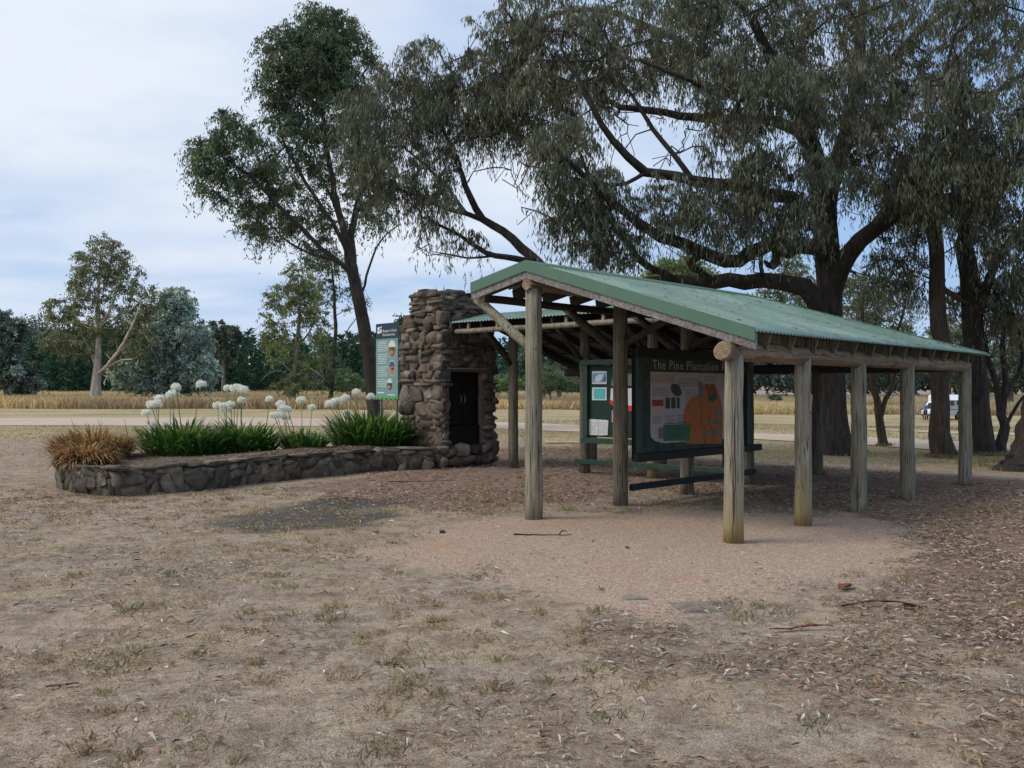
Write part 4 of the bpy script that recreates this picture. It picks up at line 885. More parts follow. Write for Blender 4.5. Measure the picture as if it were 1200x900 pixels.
# local coordinates of sh: x = u, y = -v
def Q(u, v, z=0.0): return Vector((u, -v, z))
def part(mb, name, mat, parent=sh, **k): return mb.build(name, mat, parent, world=False, **k)
def PV_(u): return 2.78-.022*u
P_U = (.02, 1.72, 3.44, 5.32, 8.16)
def gz(u, v): p = L(u, v); return tz(p.x, p.y)
def post(u, v, ztop, r_=.098, mat='post', seed=0):
    rr = random.Random(seed); n = 9; pts = []; rad = []
    for i in range(n):
        q = i/(n-1); pts.append(Q(u+rr.uniform(-.006, .006), v+rr.uniform(-.006, .006), gz(u, v)-.08+(ztop-gz(u, v)+.08)*q)); rad.append(r_*(1.06-.1*q)*(1+rr.uniform(-.015, .015)))
    mb = MB(); mb.tube(pts, rad, 20, jit=.03, seed=seed); return part(mb, 'post', M[mat], smooth=True)
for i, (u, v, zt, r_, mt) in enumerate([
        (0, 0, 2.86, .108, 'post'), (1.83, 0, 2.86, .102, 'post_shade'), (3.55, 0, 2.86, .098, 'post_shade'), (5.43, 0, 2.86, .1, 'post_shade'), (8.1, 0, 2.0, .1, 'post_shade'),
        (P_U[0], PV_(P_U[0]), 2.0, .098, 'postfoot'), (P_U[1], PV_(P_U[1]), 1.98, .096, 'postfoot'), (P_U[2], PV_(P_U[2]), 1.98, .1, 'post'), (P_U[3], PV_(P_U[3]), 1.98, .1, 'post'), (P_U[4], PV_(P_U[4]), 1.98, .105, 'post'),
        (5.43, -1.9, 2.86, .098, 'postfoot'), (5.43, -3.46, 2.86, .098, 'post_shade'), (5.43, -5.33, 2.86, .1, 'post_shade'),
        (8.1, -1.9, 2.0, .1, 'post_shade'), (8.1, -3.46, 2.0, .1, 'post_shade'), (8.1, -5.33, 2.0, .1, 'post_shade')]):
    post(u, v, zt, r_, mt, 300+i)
mbk = MB()
for (da, z0, z1, w0) in ((-2.62, .1, 1.75, .008), (-2.95, .6, 1.9, .005), (-2.3, .9, 1.6, .005), (-2.8, 0.02, .8, .007)):
    rr = random.Random(int(z0*100)); L0 = []; R0 = []
    for i in range(15):
        q = i/14; zz = z0+(z1-z0)*q; aa = da+rr.uniform(-.05, .05)+.12*math.sin(q*3); ww = w0*math.sin(q*math.pi)+.0008; rad_ = .098*(1.06-.1*zz/2)*1.035
        c = Q(P_U[0]+rad_*math.cos(aa), PV_(P_U[0])-rad_*math.sin(aa), zz); tn_ = Vector((-math.sin(aa), math.cos(aa), 0)); L0.append(c-tn_*ww/2); R0.append(c+tn_*ww/2)
    mbk.add(L0+R0, [(i, i+1, i+16, i+15) for i in range(14)])
M['crack'] = plain('crack_shadow', (.02, .016, .01), .9)
part(mbk, 'drying_crack', M['crack'])
def log(name, a, b, r_, mat='logx', seed=1, n=18, ends=True, segs=14, notch=None):
    rr = random.Random(seed); pts = []; rad = []
    for i in range(segs):
        q = i/(segs-1); p = a.lerp(b, q); pts.append(p+Vector((0, 0, rr.uniform(-.008, .008)))); rad.append(r_*(1+rr.uniform(-.03, .03)))
    mb = MB(); mb.tube(pts, rad, n, jit=.02, seed=seed)
    if notch:
        zc_ = (a.z+b.z)/2
        for i, q in enumerate(mb.v):
            if q[2] > zc_-.02:
                e_ = min(abs(q[0]-t_) for t_ in notch); mb.v[i] = (q[0], q[1], q[2]-.055*math.exp(-(e_/.05)**2)*min(1, (q[2]-zc_+.02)/.06)+.012)
    o = part(mb, name, M[mat], smooth=True)
    if ends:
        for p, d in ((a, a-b), (b, b-a)):
            d = d.normalized(); m2 = MB(); m2.tube([p+d*.001, p+d*.006], [r_*.97, r_*.93], 18); e = part(m2, 'log_end', M['logend']); e.parent = o
    return o
# eave logs in short lengths between posts, sagging saddles
log('eave_beam', Q(-.22, PV_(-.22), 2.0), Q(3.46, PV_(3.46), 2.0), .098, seed=2, segs=110, notch=[-.02+i*.615 for i in range(15)])
log('eave_beam', Q(3.47, PV_(3.47), 2.0), Q(8.2, PV_(8.2), 2.0), .096, seed=3, ends=False, segs=130, notch=[-.02+i*.615 for i in range(15)])
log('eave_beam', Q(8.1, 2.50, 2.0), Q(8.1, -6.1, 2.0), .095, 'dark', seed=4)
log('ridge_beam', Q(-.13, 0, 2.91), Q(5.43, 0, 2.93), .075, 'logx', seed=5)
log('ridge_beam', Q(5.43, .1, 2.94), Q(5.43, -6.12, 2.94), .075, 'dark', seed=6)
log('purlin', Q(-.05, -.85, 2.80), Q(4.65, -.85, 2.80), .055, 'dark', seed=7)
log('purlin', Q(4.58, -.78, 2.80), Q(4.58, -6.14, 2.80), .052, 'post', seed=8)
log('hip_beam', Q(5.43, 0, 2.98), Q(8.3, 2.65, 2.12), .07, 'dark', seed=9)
for u in (0, 1.83, 3.55):
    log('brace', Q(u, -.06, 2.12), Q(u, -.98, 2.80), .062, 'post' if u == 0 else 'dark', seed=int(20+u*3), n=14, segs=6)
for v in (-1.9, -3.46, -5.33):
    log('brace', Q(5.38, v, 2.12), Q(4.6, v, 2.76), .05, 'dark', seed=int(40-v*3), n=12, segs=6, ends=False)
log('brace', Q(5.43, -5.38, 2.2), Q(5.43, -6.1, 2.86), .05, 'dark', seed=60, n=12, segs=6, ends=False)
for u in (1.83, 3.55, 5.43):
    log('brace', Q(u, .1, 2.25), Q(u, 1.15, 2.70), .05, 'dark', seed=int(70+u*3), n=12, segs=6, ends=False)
# sawn rafters
def rz_(u, v): return RZ-KR*v if v > 0 else RZ-KL*(-v)
def rafter(a, b, w_=.048, h_=.15, name='rafter', mat='dark'):
    d = (b-a); ln = d.length; d.normalize(); s = d.cross(ZA).normalized(); n_ = s.cross(d)
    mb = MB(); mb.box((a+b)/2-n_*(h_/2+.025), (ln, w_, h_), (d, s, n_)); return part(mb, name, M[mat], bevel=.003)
for i in range(14):
    u = -.02+i*.615
    v0 = max(.06, (u-UE)*HK+.06); K_ = .97/vr(u)
    if u < 8.2: rafter(Q(u, v0, RZ-K_*v0), Q(u, vr(u)-.09, RZ-K_*(vr(u)-.09)), mat='post_shade')
    if u < 4.55: rafter(Q(u, -.03, RZ-KL*.03), Q(u, -.9, RZ-KL*.9))
for i in range(15):
    v = 2.6-i*.615; 
    if v > -6.1:
        u0 = UE+max(.06, v/HK+.06); rafter(Q(u0, v, RZ-KR*(u0-UE)), Q(UX-.08, v, RZ-KR*(UX-.08-UE)))
        if v < -.95: rafter(Q(UE-.03, v, RZ-KL*.03), Q(UE-.9, v, RZ-KL*.9))
# battens under the sheets
for k in range(5):
    v = .35+k*.62; z = RZ-KR*v-.012
    rafter(Q(U0+.05, v, z), Q(UE+v-.2, v*.93, z), .07, .035, 'batten')
    rafter(Q(UE+v, v*HK-.1, z), Q(UE+v, VW+.08, z), .07, .035, 'batten')
# short stubs standing on the wing purlin
for v in (-1.45, -2.35, -3.2, -4.1, -4.95, -5.75):
    mb = MB(); mb.box(Q(4.56, v, 2.885), (.045, .06, .13)); part(mb, 'spacer_block', M['post'])
# corrugated sheets
def sheet(name, cols, along, amp=.0125, pitch=.086, nseg=7):
    "cols: list of (coordinate, end0, end1, zfun); along 'v' or 'u' = direction the ridges run"
    c0, c1, f = cols; n = int(abs(c1-c0)/pitch*6); cs = np.linspace(c0, c1, n); V = []
    for c in cs:
        a, b = f(c)
        for j in range(nseg+1):
            q = a+(b-a)*j/nseg; z = amp*math.sin(2*math.pi*c/pitch)+.012
            if along == 'v': V.append((c, -q, (RZ-(.97/vr(c)*q if q > 0 else -KL*q))+z))
            else: d = q-UE; V.append((q, -c, (RZ-(KR*d if d > 0 else -KL*d))+z))
    V = np.array(V); k = nseg+1; I = np.arange(n*k).reshape(n, k); Fc = np.stack([I[:-1, :-1], I[1:, :-1], I[1:, 1:], I[:-1, 1:]], -1).reshape(-1, 4)
    o = mesh_np(name, V, Fc, M['roof'], sh, smooth=True, world=False)
    o.data.materials.append(M['soffit'])
    s = o.modifiers.new('thickness', 'SOLIDIFY'); s.thickness = .004; s.offset = 0; s.material_offset = 0
    return o
sheet('roof_sheet', (U0+.03, UX, lambda c: (max(.0, (c-UE)*HK), vr(c))), 'v')
sheet('roof_sheet', (U0+.03, UE-.01, lambda c: (VL+max(0, c-(UE+VL)), -.0)), 'v')
sheet('roof_sheet', (VW, VE, lambda c: (UE+max(0, c/HK), UX)), 'u')
sheet('roof_sheet', (VW, -.01, lambda c: (UE+VL+max(0, c-VL), UE)), 'u')
# ridge and hip caps, barge flashing
def capstrip(a, b, wl, dl, wr, dr, name='ridge_cap'):
    d = (b-a).normalized(); s = d.cross(ZA).normalized(); mb = MB()
    p = [(-wl, -dl-.03), (-wl, -dl), (0, .012), (wr, -dr), (wr, -dr-.03), (wr-.008, -dr-.03), (0, 0.0), (-wl+.008, -dl-.03)]
    V = [a+s*x+ZA*(y+.03) for x, y in p]+[b+s*x+ZA*(y+.03) for x, y in p]; n = len(p)
    mb.add(V, [(i, (i+1) % n, (i+1) % n+n, i+n) for i in range(n)]+[tuple(range(n)), tuple(range(2*n-1, n-1, -1))]); return part(mb, name, M['fascia'])
capstrip(Q(U0-.01, 0, RZ), Q(UE, 0, RZ), .15, .15*KL, .17, .17*KR)
capstrip(Q(UE, 0, RZ), Q(UE, VW, RZ), .17, .17*KL, .17, .17*KR)
capstrip(Q(UE, 0, RZ), Q(UX, VE, RZ-.97), .11, .03, .11, .03, 'hip_cap')
def band(a, b, n_, t, ztop, h, name, mat, bevel=0):
    mb = MB(); V = []
    for off in (0, t):
        for p in (a, b): V += [p+n_*off+ZA*ztop, p+n_*off+ZA*(ztop-h)]
    mb.add(V, [(0, 1, 3, 2), (4, 6, 7, 5), (0, 2, 6, 4), (1, 5, 7, 3), (0, 4, 5, 1), (2, 3, 7, 6)]); return part(mb, name, M[mat])
nu = Vector((-1, 0, 0)); 
for (v0, v1, K) in ((0, 3.12, KR), (0, VL-.01, KL)):
    a = Q(U0, v0, RZ-K*abs(v0)); b = Q(U0, v1, RZ-K*abs(v1))
    band(a, b, nu, .02, .04, .135, 'barge_flashing', 'fascia'); band(a, b, -nu, .035, -.02, .165, 'barge_board', 'barge')
ny_ = Vector((0, 1, 0))
for (u0, u1, K) in ((UE, UX, KR), (UE, UE+VL, KL)):
    a = Q(u0, VW-.02, RZ-K*abs(u0-UE)); b = Q(u1, VW-.02, RZ-K*abs(u1-UE))
    band(a, b, ny_, .02, .03, .10, 'barge_flashing', 'fascia'); band(a, b, -ny_, .035, -.02, .14, 'barge_board', 'dark')
# ------------------------------------------------------------------ text helper
def text_mesh(s, size, origin, ax, ay, an, mat, parent, name='lettering', width=None, spacing=1.0, lift=.002):
    cu = bpy.data.curves.new('t', 'FONT'); cu.body = s; cu.size = size; cu.space_character = spacing; cu.resolution_u = 2
    ob = bpy.data.objects.new('t', cu); COL.objects.link(ob)
    dg = bpy.context.evaluated_depsgraph_get(); me0 = ob.evaluated_get(dg).to_mesh()
    co_ = np.array([v.co[:] for v in me0.vertices]); fs = [tuple(p.vertices) for p in me0.polygons]
    ob.evaluated_get(dg).to_mesh_clear(); bpy.data.objects.remove(ob); bpy.data.curves.remove(cu)
    k = 1.0 if width is None else width/(co_[:, 0].max()-co_[:, 0].min())
    mb = MB(); mb.add([Vector(origin)+ax*(c[0]*k)+ay*c[1]+an*lift for c in co_], fs)
    return mb.build(name, mat, parent)
def flat(poly, origin, ax, ay, an, mat, parent, name, lift):
    mb = MB(); mb.prism(poly, Vector(origin)+an*(lift-.003), ax, ay, an, .003) ; return mb.build(name, mat, parent)
def rect(x0, y0, x1, y1): return [(x0, y0), (x1, y0), (x1, y1), (x0, y1)]
def ell(cx, cy, rx, ry, rot=0, n=24): return [(cx+rx*math.cos(a)*math.cos(rot)-ry*math.sin(a)*math.sin(rot), cy+rx*math.cos(a)*math.sin(rot)+ry*math.sin(a)*math.cos(rot)) for a in [2*math.pi*i/n for i in range(n)]]
def mk(n, c, r_=.6, v=.12, s=15): M[n] = plain(n, c, r_, 0, v, s)
mk('paper_white', (.62, .62, .60)); mk('letter_white', (.75, .75, .72)); mk('letter_grey', (.42, .42, .42)); mk('poster_pale', (.45, .40, .37)); mk('poster_pink', (.44, .30, .26)); mk('poster_text', (.20, .18, .17)); mk('orange', (.44, .14, .03)); mk('orange_dark', (.30, .075, .015)); mk('red_box', (.30, .045, .03)); mk('photo_dark', (.05, .06, .045)); mk('photo_grey', (.16, .17, .15)); mk('poster_green', (.05, .16, .08)); mk('blob_green', (.03, .10, .06)); mk('sky_blue', (.12, .33, .48)); mk('aqua', (.10, .44, .46)); mk('pink_sheet', (.48, .27, .27)); mk('red', (.50, .04, .04)); mk('sign_teal', (.17, .30, .28)); mk('sign_navy', (.018, .04, .06)); mk('bright_green', (.06, .34, .06)); mk('skin_tone', (.40, .22, .14)); mk('photo_brown', (.22, .10, .06)); mk('photo_blue', (.08, .09, .16)); mk('mural', (.035, .05, .035), .6, .6, 9)

# --- the big display panel along the ridge posts, facing right-front
PV = .20
pn = empty('display_panel', L(1.95, .1, 0), RU); tag(pn, 'wide dark green display case with orange and white forestry poster under the ridge', 'display board')
def Lb(u0, u1, v0, v1, z0, z1, name, mat, parent=pn, bevel=.004):
    mb = MB(); mb.box(L((u0+u1)/2, (v0+v1)/2, (z0+z1)/2), (abs(u1-u0), abs(v1-v0), abs(z1-z0)), (UA, VA, ZA)); return mb.build(name, M[mat], parent, bevel=bevel)
Lb(1.95, 5.12, .105, .165, .62, 2.16, 'back_panel', 'frame_dark')
Lb(1.95, 2.06, .168, PV+.02, .71, 2.06, 'frame_stile', 'frame'); Lb(5.02, 5.12, .168, PV+.02, .71, 2.06, 'frame_stile', 'frame')
Lb(1.93, 5.14, .168, PV+.03, 2.062, 2.19, 'frame_rail', 'frame_dark'); Lb(1.89, 5.46, .168, PV+.05, .60, .708, 'frame_rail', 'frame_dark')
Lb(1.90, 5.42, .10, .16, .20, .29, 'lower_rail', 'frame_dark')
Lb(2.062, 5.018, .166, .172, .71, 2.06, 'mural', 'mural', bevel=0)
PO = L(0, .173, 0)
def pp(px, py):
    k = (px-600)/F; ox, oy = PO.x, PO.y; u = (oy*k-ox)/(UA.x-UA.y*k); Yd = oy+UA.y*u; return (u, EYE-(py-HY)*Yd/F)
def ppoly(l): return [pp(*q) for q in l]
def pf(l, mat, name, lift, poly=None): return flat(poly or ppoly(l), PO, UA, ZA, VA, M[mat], pn, name, lift)
u0, zt_ = pp(762, 433); ub, zb_ = pp(762, 490)
zt = 1.86; 
po = [(u0, .98), (u0+.02, .93), (u0+.12, .87), (u0+.35, .83), (4.9, .83), (4.9, zt), (u0, zt)]
pf(None, 'poster_pale', 'poster', .004, po)
cr = lambda a, b: None
pf(None, 'poster_pink', 'text_block', .007, rect(u0+.06, 1.70, u0+.62, 1.82))
for (a, b, c_, d) in [(u0+.06, 1.52, u0+.5, 1.66), (u0+.7, 1.66, u0+1.35, 1.80), (u0+.92, 1.36, u0+1.25, 1.62), (u0+.05, 1.12, u0+.3, 1.28), (u0+.35, 1.12, u0+.62, 1.28), (u0+.68, 1.12, u0+.95, 1.28), (u0+.45, .86, u0+.66, 1.04)]:
    n = int((d-b)/.032)
    mb = MB()
    for i in range(n):
        mb.prism(rect(a, b+i*.032, c_-random.random()*.05, b+i*.032+.010), PO+VA*.006, UA, ZA, VA, .002)
    mb.build('text_block', M['poster_text'], pn)
pf(None, 'photo_dark', 'photo', .010, ell(u0+.66, 1.60, .15, .085, -.35))
pf(None, 'red_box', 'caption_box', .010, rect(u0+.04, 1.37, u0+.32, 1.46))
for a in (u0+.38, u0+.53, u0+.68): pf(None, 'photo_dark', 'photo', .010, rect(a, 1.33, a+(.11 if a < u0+.6 else .07), 1.49))
pf(None, 'photo_grey', 'photo', .010, rect(u0+.20, .90, u0+.38, 1.06)); pf(None, 'photo_dark', 'photo', .010, rect(u0+.70, .90, u0+.87, 1.06))
org = ppoly([(802, 520), (800.5, 500), (801, 485), (804, 474), (811, 466), (819, 462), (821, 455), (825, 451), (828, 449), (831, 452), (833, 449), (837, 450), (840, 458), (844, 470), (846, 482), (846, 500), (845, 520)])
pf(None, 'orange', 'poster', .012, org)
pf(None, 'orange_dark', 'poster', .014, ppoly([(826, 452), (829, 450), (831, 454), (833, 450), (837, 452), (841, 468), (838, 462), (833, 460), (829, 462)]))
pf(None, 'photo_grey', 'photo', .016, ppoly([(818, 449), (822, 447), (824, 455), (823, 467), (819, 467)])); pf(None, 'blob_green', 'photo', .016, ppoly([(830, 462), (837, 461), (839, 466), (835, 471), (829, 469)]))
for (a, b, c_, d) in [(823, 505, 827, 511), (830, 504, 834, 508), (836, 503, 841, 510), (838, 478, 842, 486), (835, 491, 841, 497)]: pf([(a, d), (c_, d), (c_, b), (a, b)], 'photo_grey', 'photo', .016)
pf([(777, 517), (808, 516), (808, 497), (777, 498)], 'poster_green', 'poster', .013)
rl = random.Random(12)
mb = MB()
for (a, b, c_, d) in [(u0+1.45, 1.74, u0+1.85, 1.82), (u0+2.25, 1.52, u0+2.55, 1.72), (u0+2.3, 1.15, u0+2.55, 1.42)]:
    y_ = b
    while y_ < d: mb.prism(rect(a, y_, c_-rl.random()*.08, y_+.010), PO+VA*.006, UA, ZA, VA, .002); y_ += .03
mb.build('text_block', M['poster_text'], pn)
mb = MB()
for k in range(9):
    y_ = .90+k*.026; x0_, _z = pp(780, 500); mb.prism(rect(x0_, y_, x0_+.62-rl.random()*.2, y_+.008), PO+VA*.014, UA, ZA, VA, .002)
mb.build('text_block', M['photo_dark'], pn)
mb = MB()
for k in range(11):
    q0 = pp(808+rl.random()*28, 470+rl.random()*40); xa, ya = q0
    for j in range(5):
        xb, yb = xa+rl.uniform(-.06, .06), ya-rl.uniform(.02, .07)
        d_ = Vector((xb-xa, yb-ya)).normalized()*.004; mb.prism([(xa-d_.y, ya+d_.x), (xb-d_.y, yb+d_.x), (xb+d_.y, yb-d_.x), (xa+d_.y, ya-d_.x)], PO+VA*.0135, UA, ZA, VA, .0015); xa, ya = xb, yb
mb.build('map_lines', M['orange_dark'], pn)
text_mesh('The Pine Plantation Rotation', .19, PO+UA*(u0+.05)+ZA*1.90, UA, ZA, VA, M['letter_grey'], pn, 'heading', width=2.7, spacing=1.15, lift=.004)
text_mesh('I', .12, PO+UA*(u0+.02)+ZA*1.72, UA, ZA, VA, M['photo_dark'], pn, 'initial', lift=.008)
# --- the green notice board across the wing, facing the camera side
nb_ = empty('notice_board', L(5.3, -1.8, 0), RU); tag(nb_, 'green painted notice board with pinned papers between two wing posts', 'notice board')
def Nb(v0, v1, u0, u1, z0, z1, name, mat, bevel=.004):
    return Lb(u0, u1, v0, v1, z0, z1, name, mat, nb_, bevel)
Nb(-3.28, -.25, 5.24, 5.30, .72, 2.06, 'back_panel', 'felt')
Nb(-3.31, -3.20, 5.17, 5.238, .70, 2.07, 'frame_stile', 'frame'); Nb(-.35, -.23, 5.17, 5.238, .70, 2.07, 'frame_stile', 'frame')
Nb(-3.36, -.2, 5.15, 5.30, 2.073, 2.17, 'frame_rail', 'frame'); Nb(-3.34, -.2, 5.14, 5.30, .60, .697, 'frame_rail', 'frame')
Nb(-3.6, -.1, 5.28, 5.33, .19, .28, 'lower_rail', 'frame')
NO = L(5.236, 0, 0)
def npx(px, py):
    k = (px-600)/F; v = (NO.y*k-NO.x)/(VA.x-VA.y*k); return (v, EYE-(py-HY)*(NO.y+VA.y*v)/F)
def nf(l, mat, name, lift): return flat([npx(*q) for q in l], NO, VA, ZA, -UA, M[mat], nb_, name, lift)
nf([(694, 450), (711, 450), (711, 435), (694, 435)], 'paper_white', 'pinned_paper', .004); nf([(694.6, 448), (710.3, 448), (710.3, 437), (694.6, 437.5)], 'sky_blue', 'picture', .007)
nf([(697, 447), (698.5, 441), (703, 438.5), (708, 438), (706, 444), (703, 447.5)], 'paper_white', 'picture', .009); nf([(707, 446), (709.5, 440), (710, 444), (709, 447)], 'photo_blue', 'picture', .009)
nf([(694, 469), (711, 469), (711, 454), (694, 454)], 'paper_white', 'pinned_paper', .004); nf([(696, 467.5), (709.3, 467.5), (709.3, 455.5), (696, 455.5)], 'aqua', 'picture', .007)
nf([(690.2, 509.5), (701, 510), (700.5, 491.5), (690.6, 491)], 'paper_white', 'pinned_paper', .004); nf([(701.5, 510.3), (712, 509.8), (713, 492.5), (701, 491.5)], 'paper_white', 'pinned_paper', .005)
for k in range(7):
    y0_ = 494+k*2; nf([(691.5, y0_+.6), (699.5, y0_+.7), (699.5, y0_+.2), (691.5, y0_)], 'letter_grey', 'text_block', .008); nf([(702.5, y0_+1), (711.5, y0_+1.1), (711.5, y0_+.5), (702.5, y0_+.4)], 'letter_grey', 'text_block', .008)
nf([(715, 472), (722, 478), (745, 478), (745, 455), (716, 455)], 'paper_white', 'pinned_paper', .004); nf([(714.5, 467), (722, 473), (745, 476), (745, 482), (728, 482), (715, 473)], 'red', 'picture', .007)
nf([(717, 495), (735, 495), (735, 481), (717, 481)], 'pink_sheet', 'pinned_paper', .005)
nf([(716, 452), (745, 452), (745, 438), (720, 438), (717, 446)], 'photo_grey', 'pinned_paper', .004)

# ------------------------------------------------------------------ stonework
def rocks(items, pal, seed):
    "items: centre, half sizes along (ax, ay, az) -> irregular rounded stones"
    r = np.random.default_rng(seed); import bmesh
    bm = bmesh.new(); bmesh.ops.create_icosphere(bm, subdivisions=3, radius=1); bv = np.array([v.co[:] for v in bm.verts]); bf = np.array([[v.index for v in f.verts] for f in bm.faces]); bm.free()
    Vs, Fs, Cs, off = [], [], [], 0; pal = np.array(pal)
    for c, h, ax in items:
        p = np.sign(bv)*np.abs(bv)**r.uniform(.22, .5); 
        p = p/np.maximum(1, np.abs(p).max(1))[:, None]
        # planar facets
        for _ in range(11):
            d = r.normal(0, 1, 3); d /= np.linalg.norm(d); k = r.uniform(.66, 1.15); s_ = p@d; over = np.maximum(0, s_-k); p = p-over[:, None]*d
        p = p*(1+.07*np.sin(p[:, [1, 2, 0]]*r.uniform(2, 5)+r.uniform(0, 6, 3)))+r.normal(0, .014, p.shape)
        A = np.array([tuple(a) for a in ax]); P = np.array(tuple(c))+(p*np.array(h))@A
        Vs.append(P); Fs.append(bf+off); off += len(P); cc = pal[r.integers(0, len(pal))]*r.uniform(.7, 1.25); Cs.append(np.tile(cc, (len(P), 1)))
    return np.concatenate(Vs), np.concatenate(Fs), np.concatenate(Cs)
SP = [(.13, .105, .08), (.165, .13, .10), (.10, .085, .068), (.155, .11, .08), (.135, .118, .098), (.07, .06, .05), (.18, .155, .125), (.12, .092, .07), (.25, .22, .185)]
CU0, CU1, CV0, CV1 = 4.35, 5.92, -6.31, -7.59
fp = empty('stone_fireplace', L((CU0+CU1)/2, (CV0+CV1)/2, 0), RU); tag(fp, 'tall rugged fieldstone fireplace with black iron doors at the shelter end', 'fireplace')
r = np.random.default_rng(77); items = []; DU0, DU1, DZ0, DZ1 = CU0+.22, CU0+1.20, .44, 1.98
z = .02
def inset(z): return .0 if z < 2.6 else .16*sstep(2.6, 3.5, z)
while z < 3.62:
    h = float(r.choice([.09, .13, .18, .24], p=[.2, .3, .3, .2])) if z > .4 else float(r.uniform(.16, .24)); i_ = float(inset(z))
    if z > 3.0: h = float(r.uniform(.07, .13))
    grow_ = .07 if z < .38 else 0
    faces = [((CU0+i_-grow_, CV0-i_+grow_), UA, 1, CU1-CU0-2*i_+grow_*1.4, VA), ((CU0+i_-grow_, CV0-i_), -VA, 2, CV0-CV1-2*i_, -UA), ((CU0+i_, CV1+i_), UA, 3, CU1-CU0-2*i_, -VA), ((CU1-i_, CV0-i_), -VA, 4, CV0-CV1-2*i_, UA)]
    for (c0, d, fid, ln, nrm) in faces:
        s_ = float(r.uniform(-.05, .05))
        while s_ < ln-.04:
            w_ = min(float(r.uniform(.13, .42)), ln-s_+.06) if z < 3.0 else min(float(r.uniform(.2, .5)), ln-s_+.06)
            cm = s_+w_/2
            if fid == 1 and z+h > DZ0+.02 and z < DZ1+.02 and CU0+s_+w_ > DU0+.0 and CU0+s_ < DU1:
                if CU0+s_ < DU0-.07: w_ = DU0-(CU0+s_)
                else:
                    s_ = max(s_+.05, DU1-CU0) if CU0+s_ < DU1 else s_+w_
                    continue
                cm = s_+w_/2
            p0 = L(c0[0], c0[1], z+h/2); jut = float(r.uniform(-.055, .04)) + (.04 if z > 3.0 and r.random() < .4 else 0)
            hh_ = h*float(r.uniform(.85, 1.4)); p0 = p0+ZA*float(r.normal(0, .018))
            items.append((p0+d*cm-nrm*(.10-jut), (w_*.52, .15, hh_*.53), (d, nrm, ZA if r.random() < .5 else (ZA+d*float(r.normal(0, .25))).normalized())))
            s_ += w_*float(r.uniform(.9, 1.02))
    z += h*.94
# lintel stones over the doors and ragged top
for k in range(3): items.append((L(DU0+.15+k*.3, CV0-.10, DZ1+.17), (.19, .14, .085), (UA, VA, ZA)))
for k in range(26): items.append((L(float(r.uniform(CU0+.2, CU1-.2)), float(r.uniform(CV1+.2, CV0-.2)), float(r.uniform(3.55, 3.66))), (float(r.uniform(.14, .28)), float(r.uniform(.12, .2)), float(r.uniform(.05, .09))), (UA, VA, ZA)))
V_, F_, C_ = rocks(items, SP, 78); mesh_np('stonework', V_, F_, M['stone'], fp, col=C_, smooth=False)
def cb_(u0, u1, v0, v1, z0, z1, name, mat, par): return Lb(u0, u1, v0, v1, z0, z1, name, mat, par, 0)
mb = MB()
def cbx(u0, u1, v0, v1, z0, z1): mb.box(L((u0+u1)/2, (v0+v1)/2, (z0+z1)/2), (abs(u1-u0), abs(v1-v0), z1-z0), (UA, VA, ZA))
cbx(CU0+.02, CU1-.03, CV1+.03, CV0-.32, .0, 2.75); cbx(CU0+.02, DU0, CV0-.318, CV0-.035, .0, 2.75); cbx(DU1, CU1-.03, CV0-.318, CV0-.035, 0, 2.75)
cbx(DU0+.001, DU1-.001, CV0-.318, CV0-.036, 0, DZ0); cbx(DU0+.001, DU1-.001, CV0-.318, CV0-.036, DZ1, 2.75); cbx(CU0+.16, CU1-.16, CV1+.16, CV0-.18, 2.751, 3.58)
mb.build('mortar_core', M['mortar'], fp)
for k in range(2):
    a = DU0+.01+k*(DU1-DU0)/2; b = a+(DU1-DU0)/2-.015
    d = Lb(a, b, CV0-.20, CV0-.15, .86, DZ1-.02, 'iron_door', 'iron', fp, .004)
    hmb = MB(); hu = b-.05 if k == 0 else a+.05; hmb.tube([L(hu, CV0-.14, 1.32), L(hu, CV0-.11, 1.36), L(hu, CV0-.11, 1.44), L(hu, CV0-.14, 1.48)], .010, 8)
    h_ = hmb.build('handle', M['steel'], fp); h_.parent = d
    hm2 = MB()
    for zz in (1.0, 1.75): hm2.box(L(a+.03 if k == 0 else b-.03, CV0-.145, zz), (.03, .02, .12), (UA, VA, ZA))
    hg = hm2.build('hinge', M['iron'], fp); hg.parent = d
Lb(DU0+.01, DU1-.01, CV0-.22, CV0-.10, DZ0+.0, .85, 'firebox', 'iron', fp, .01)
Lb(DU0-.06, DU1+.06, CV0-.20, CV0+.06, 2.03, 2.06, 'mantel_shelf', 'shelf', fp)

# planter wall
wp = [G(508, 550), G(450, 552), G(400, 557), (G(340, 563)), G(290, 568), G(230, 576), G(175, 580), G(130, 583), G(95, 580), G(66, 572)]
wp = [Vector((p.x, p.y, 0)) for p in wp]; wb = Vector((wp[-1].x+.55, wp[-1].y+1.5, 0)); wp += [wb]
backp = [L(CU0, CV1+.1), Vector((wb.x+.4, wb.y+.3, 0))]
pw_ = empty('planter_wall', wp[5]); tag(pw_, 'low dark dry-stone garden wall holding a raised flower bed', 'wall')
r = np.random.default_rng(81); items = []; caps = []
def walk(P, step_fn, f):
    seg = [(P[i+1]-P[i]).length for i in range(len(P)-1)]; tot = sum(seg); s_ = 0
    while s_ < tot-.05:
        w_ = step_fn(); m = s_+w_/2; a = 0
        for i, l in enumerate(seg):
            if m <= a+l or i == len(seg)-1:
                d = (P[i+1]-P[i]).normalized(); p = P[i]+d*min(m-a, l); break
            a += l
        nrm = Vector((d.y, -d.x, 0)); nrm = nrm if nrm.y < 0 or True else -nrm
        f(p, d, nrm, w_, s_); s_ += w_*.93
path = wp
def outn(d): n_ = Vector((-d.y, d.x, 0)); return n_
zc = 0.0
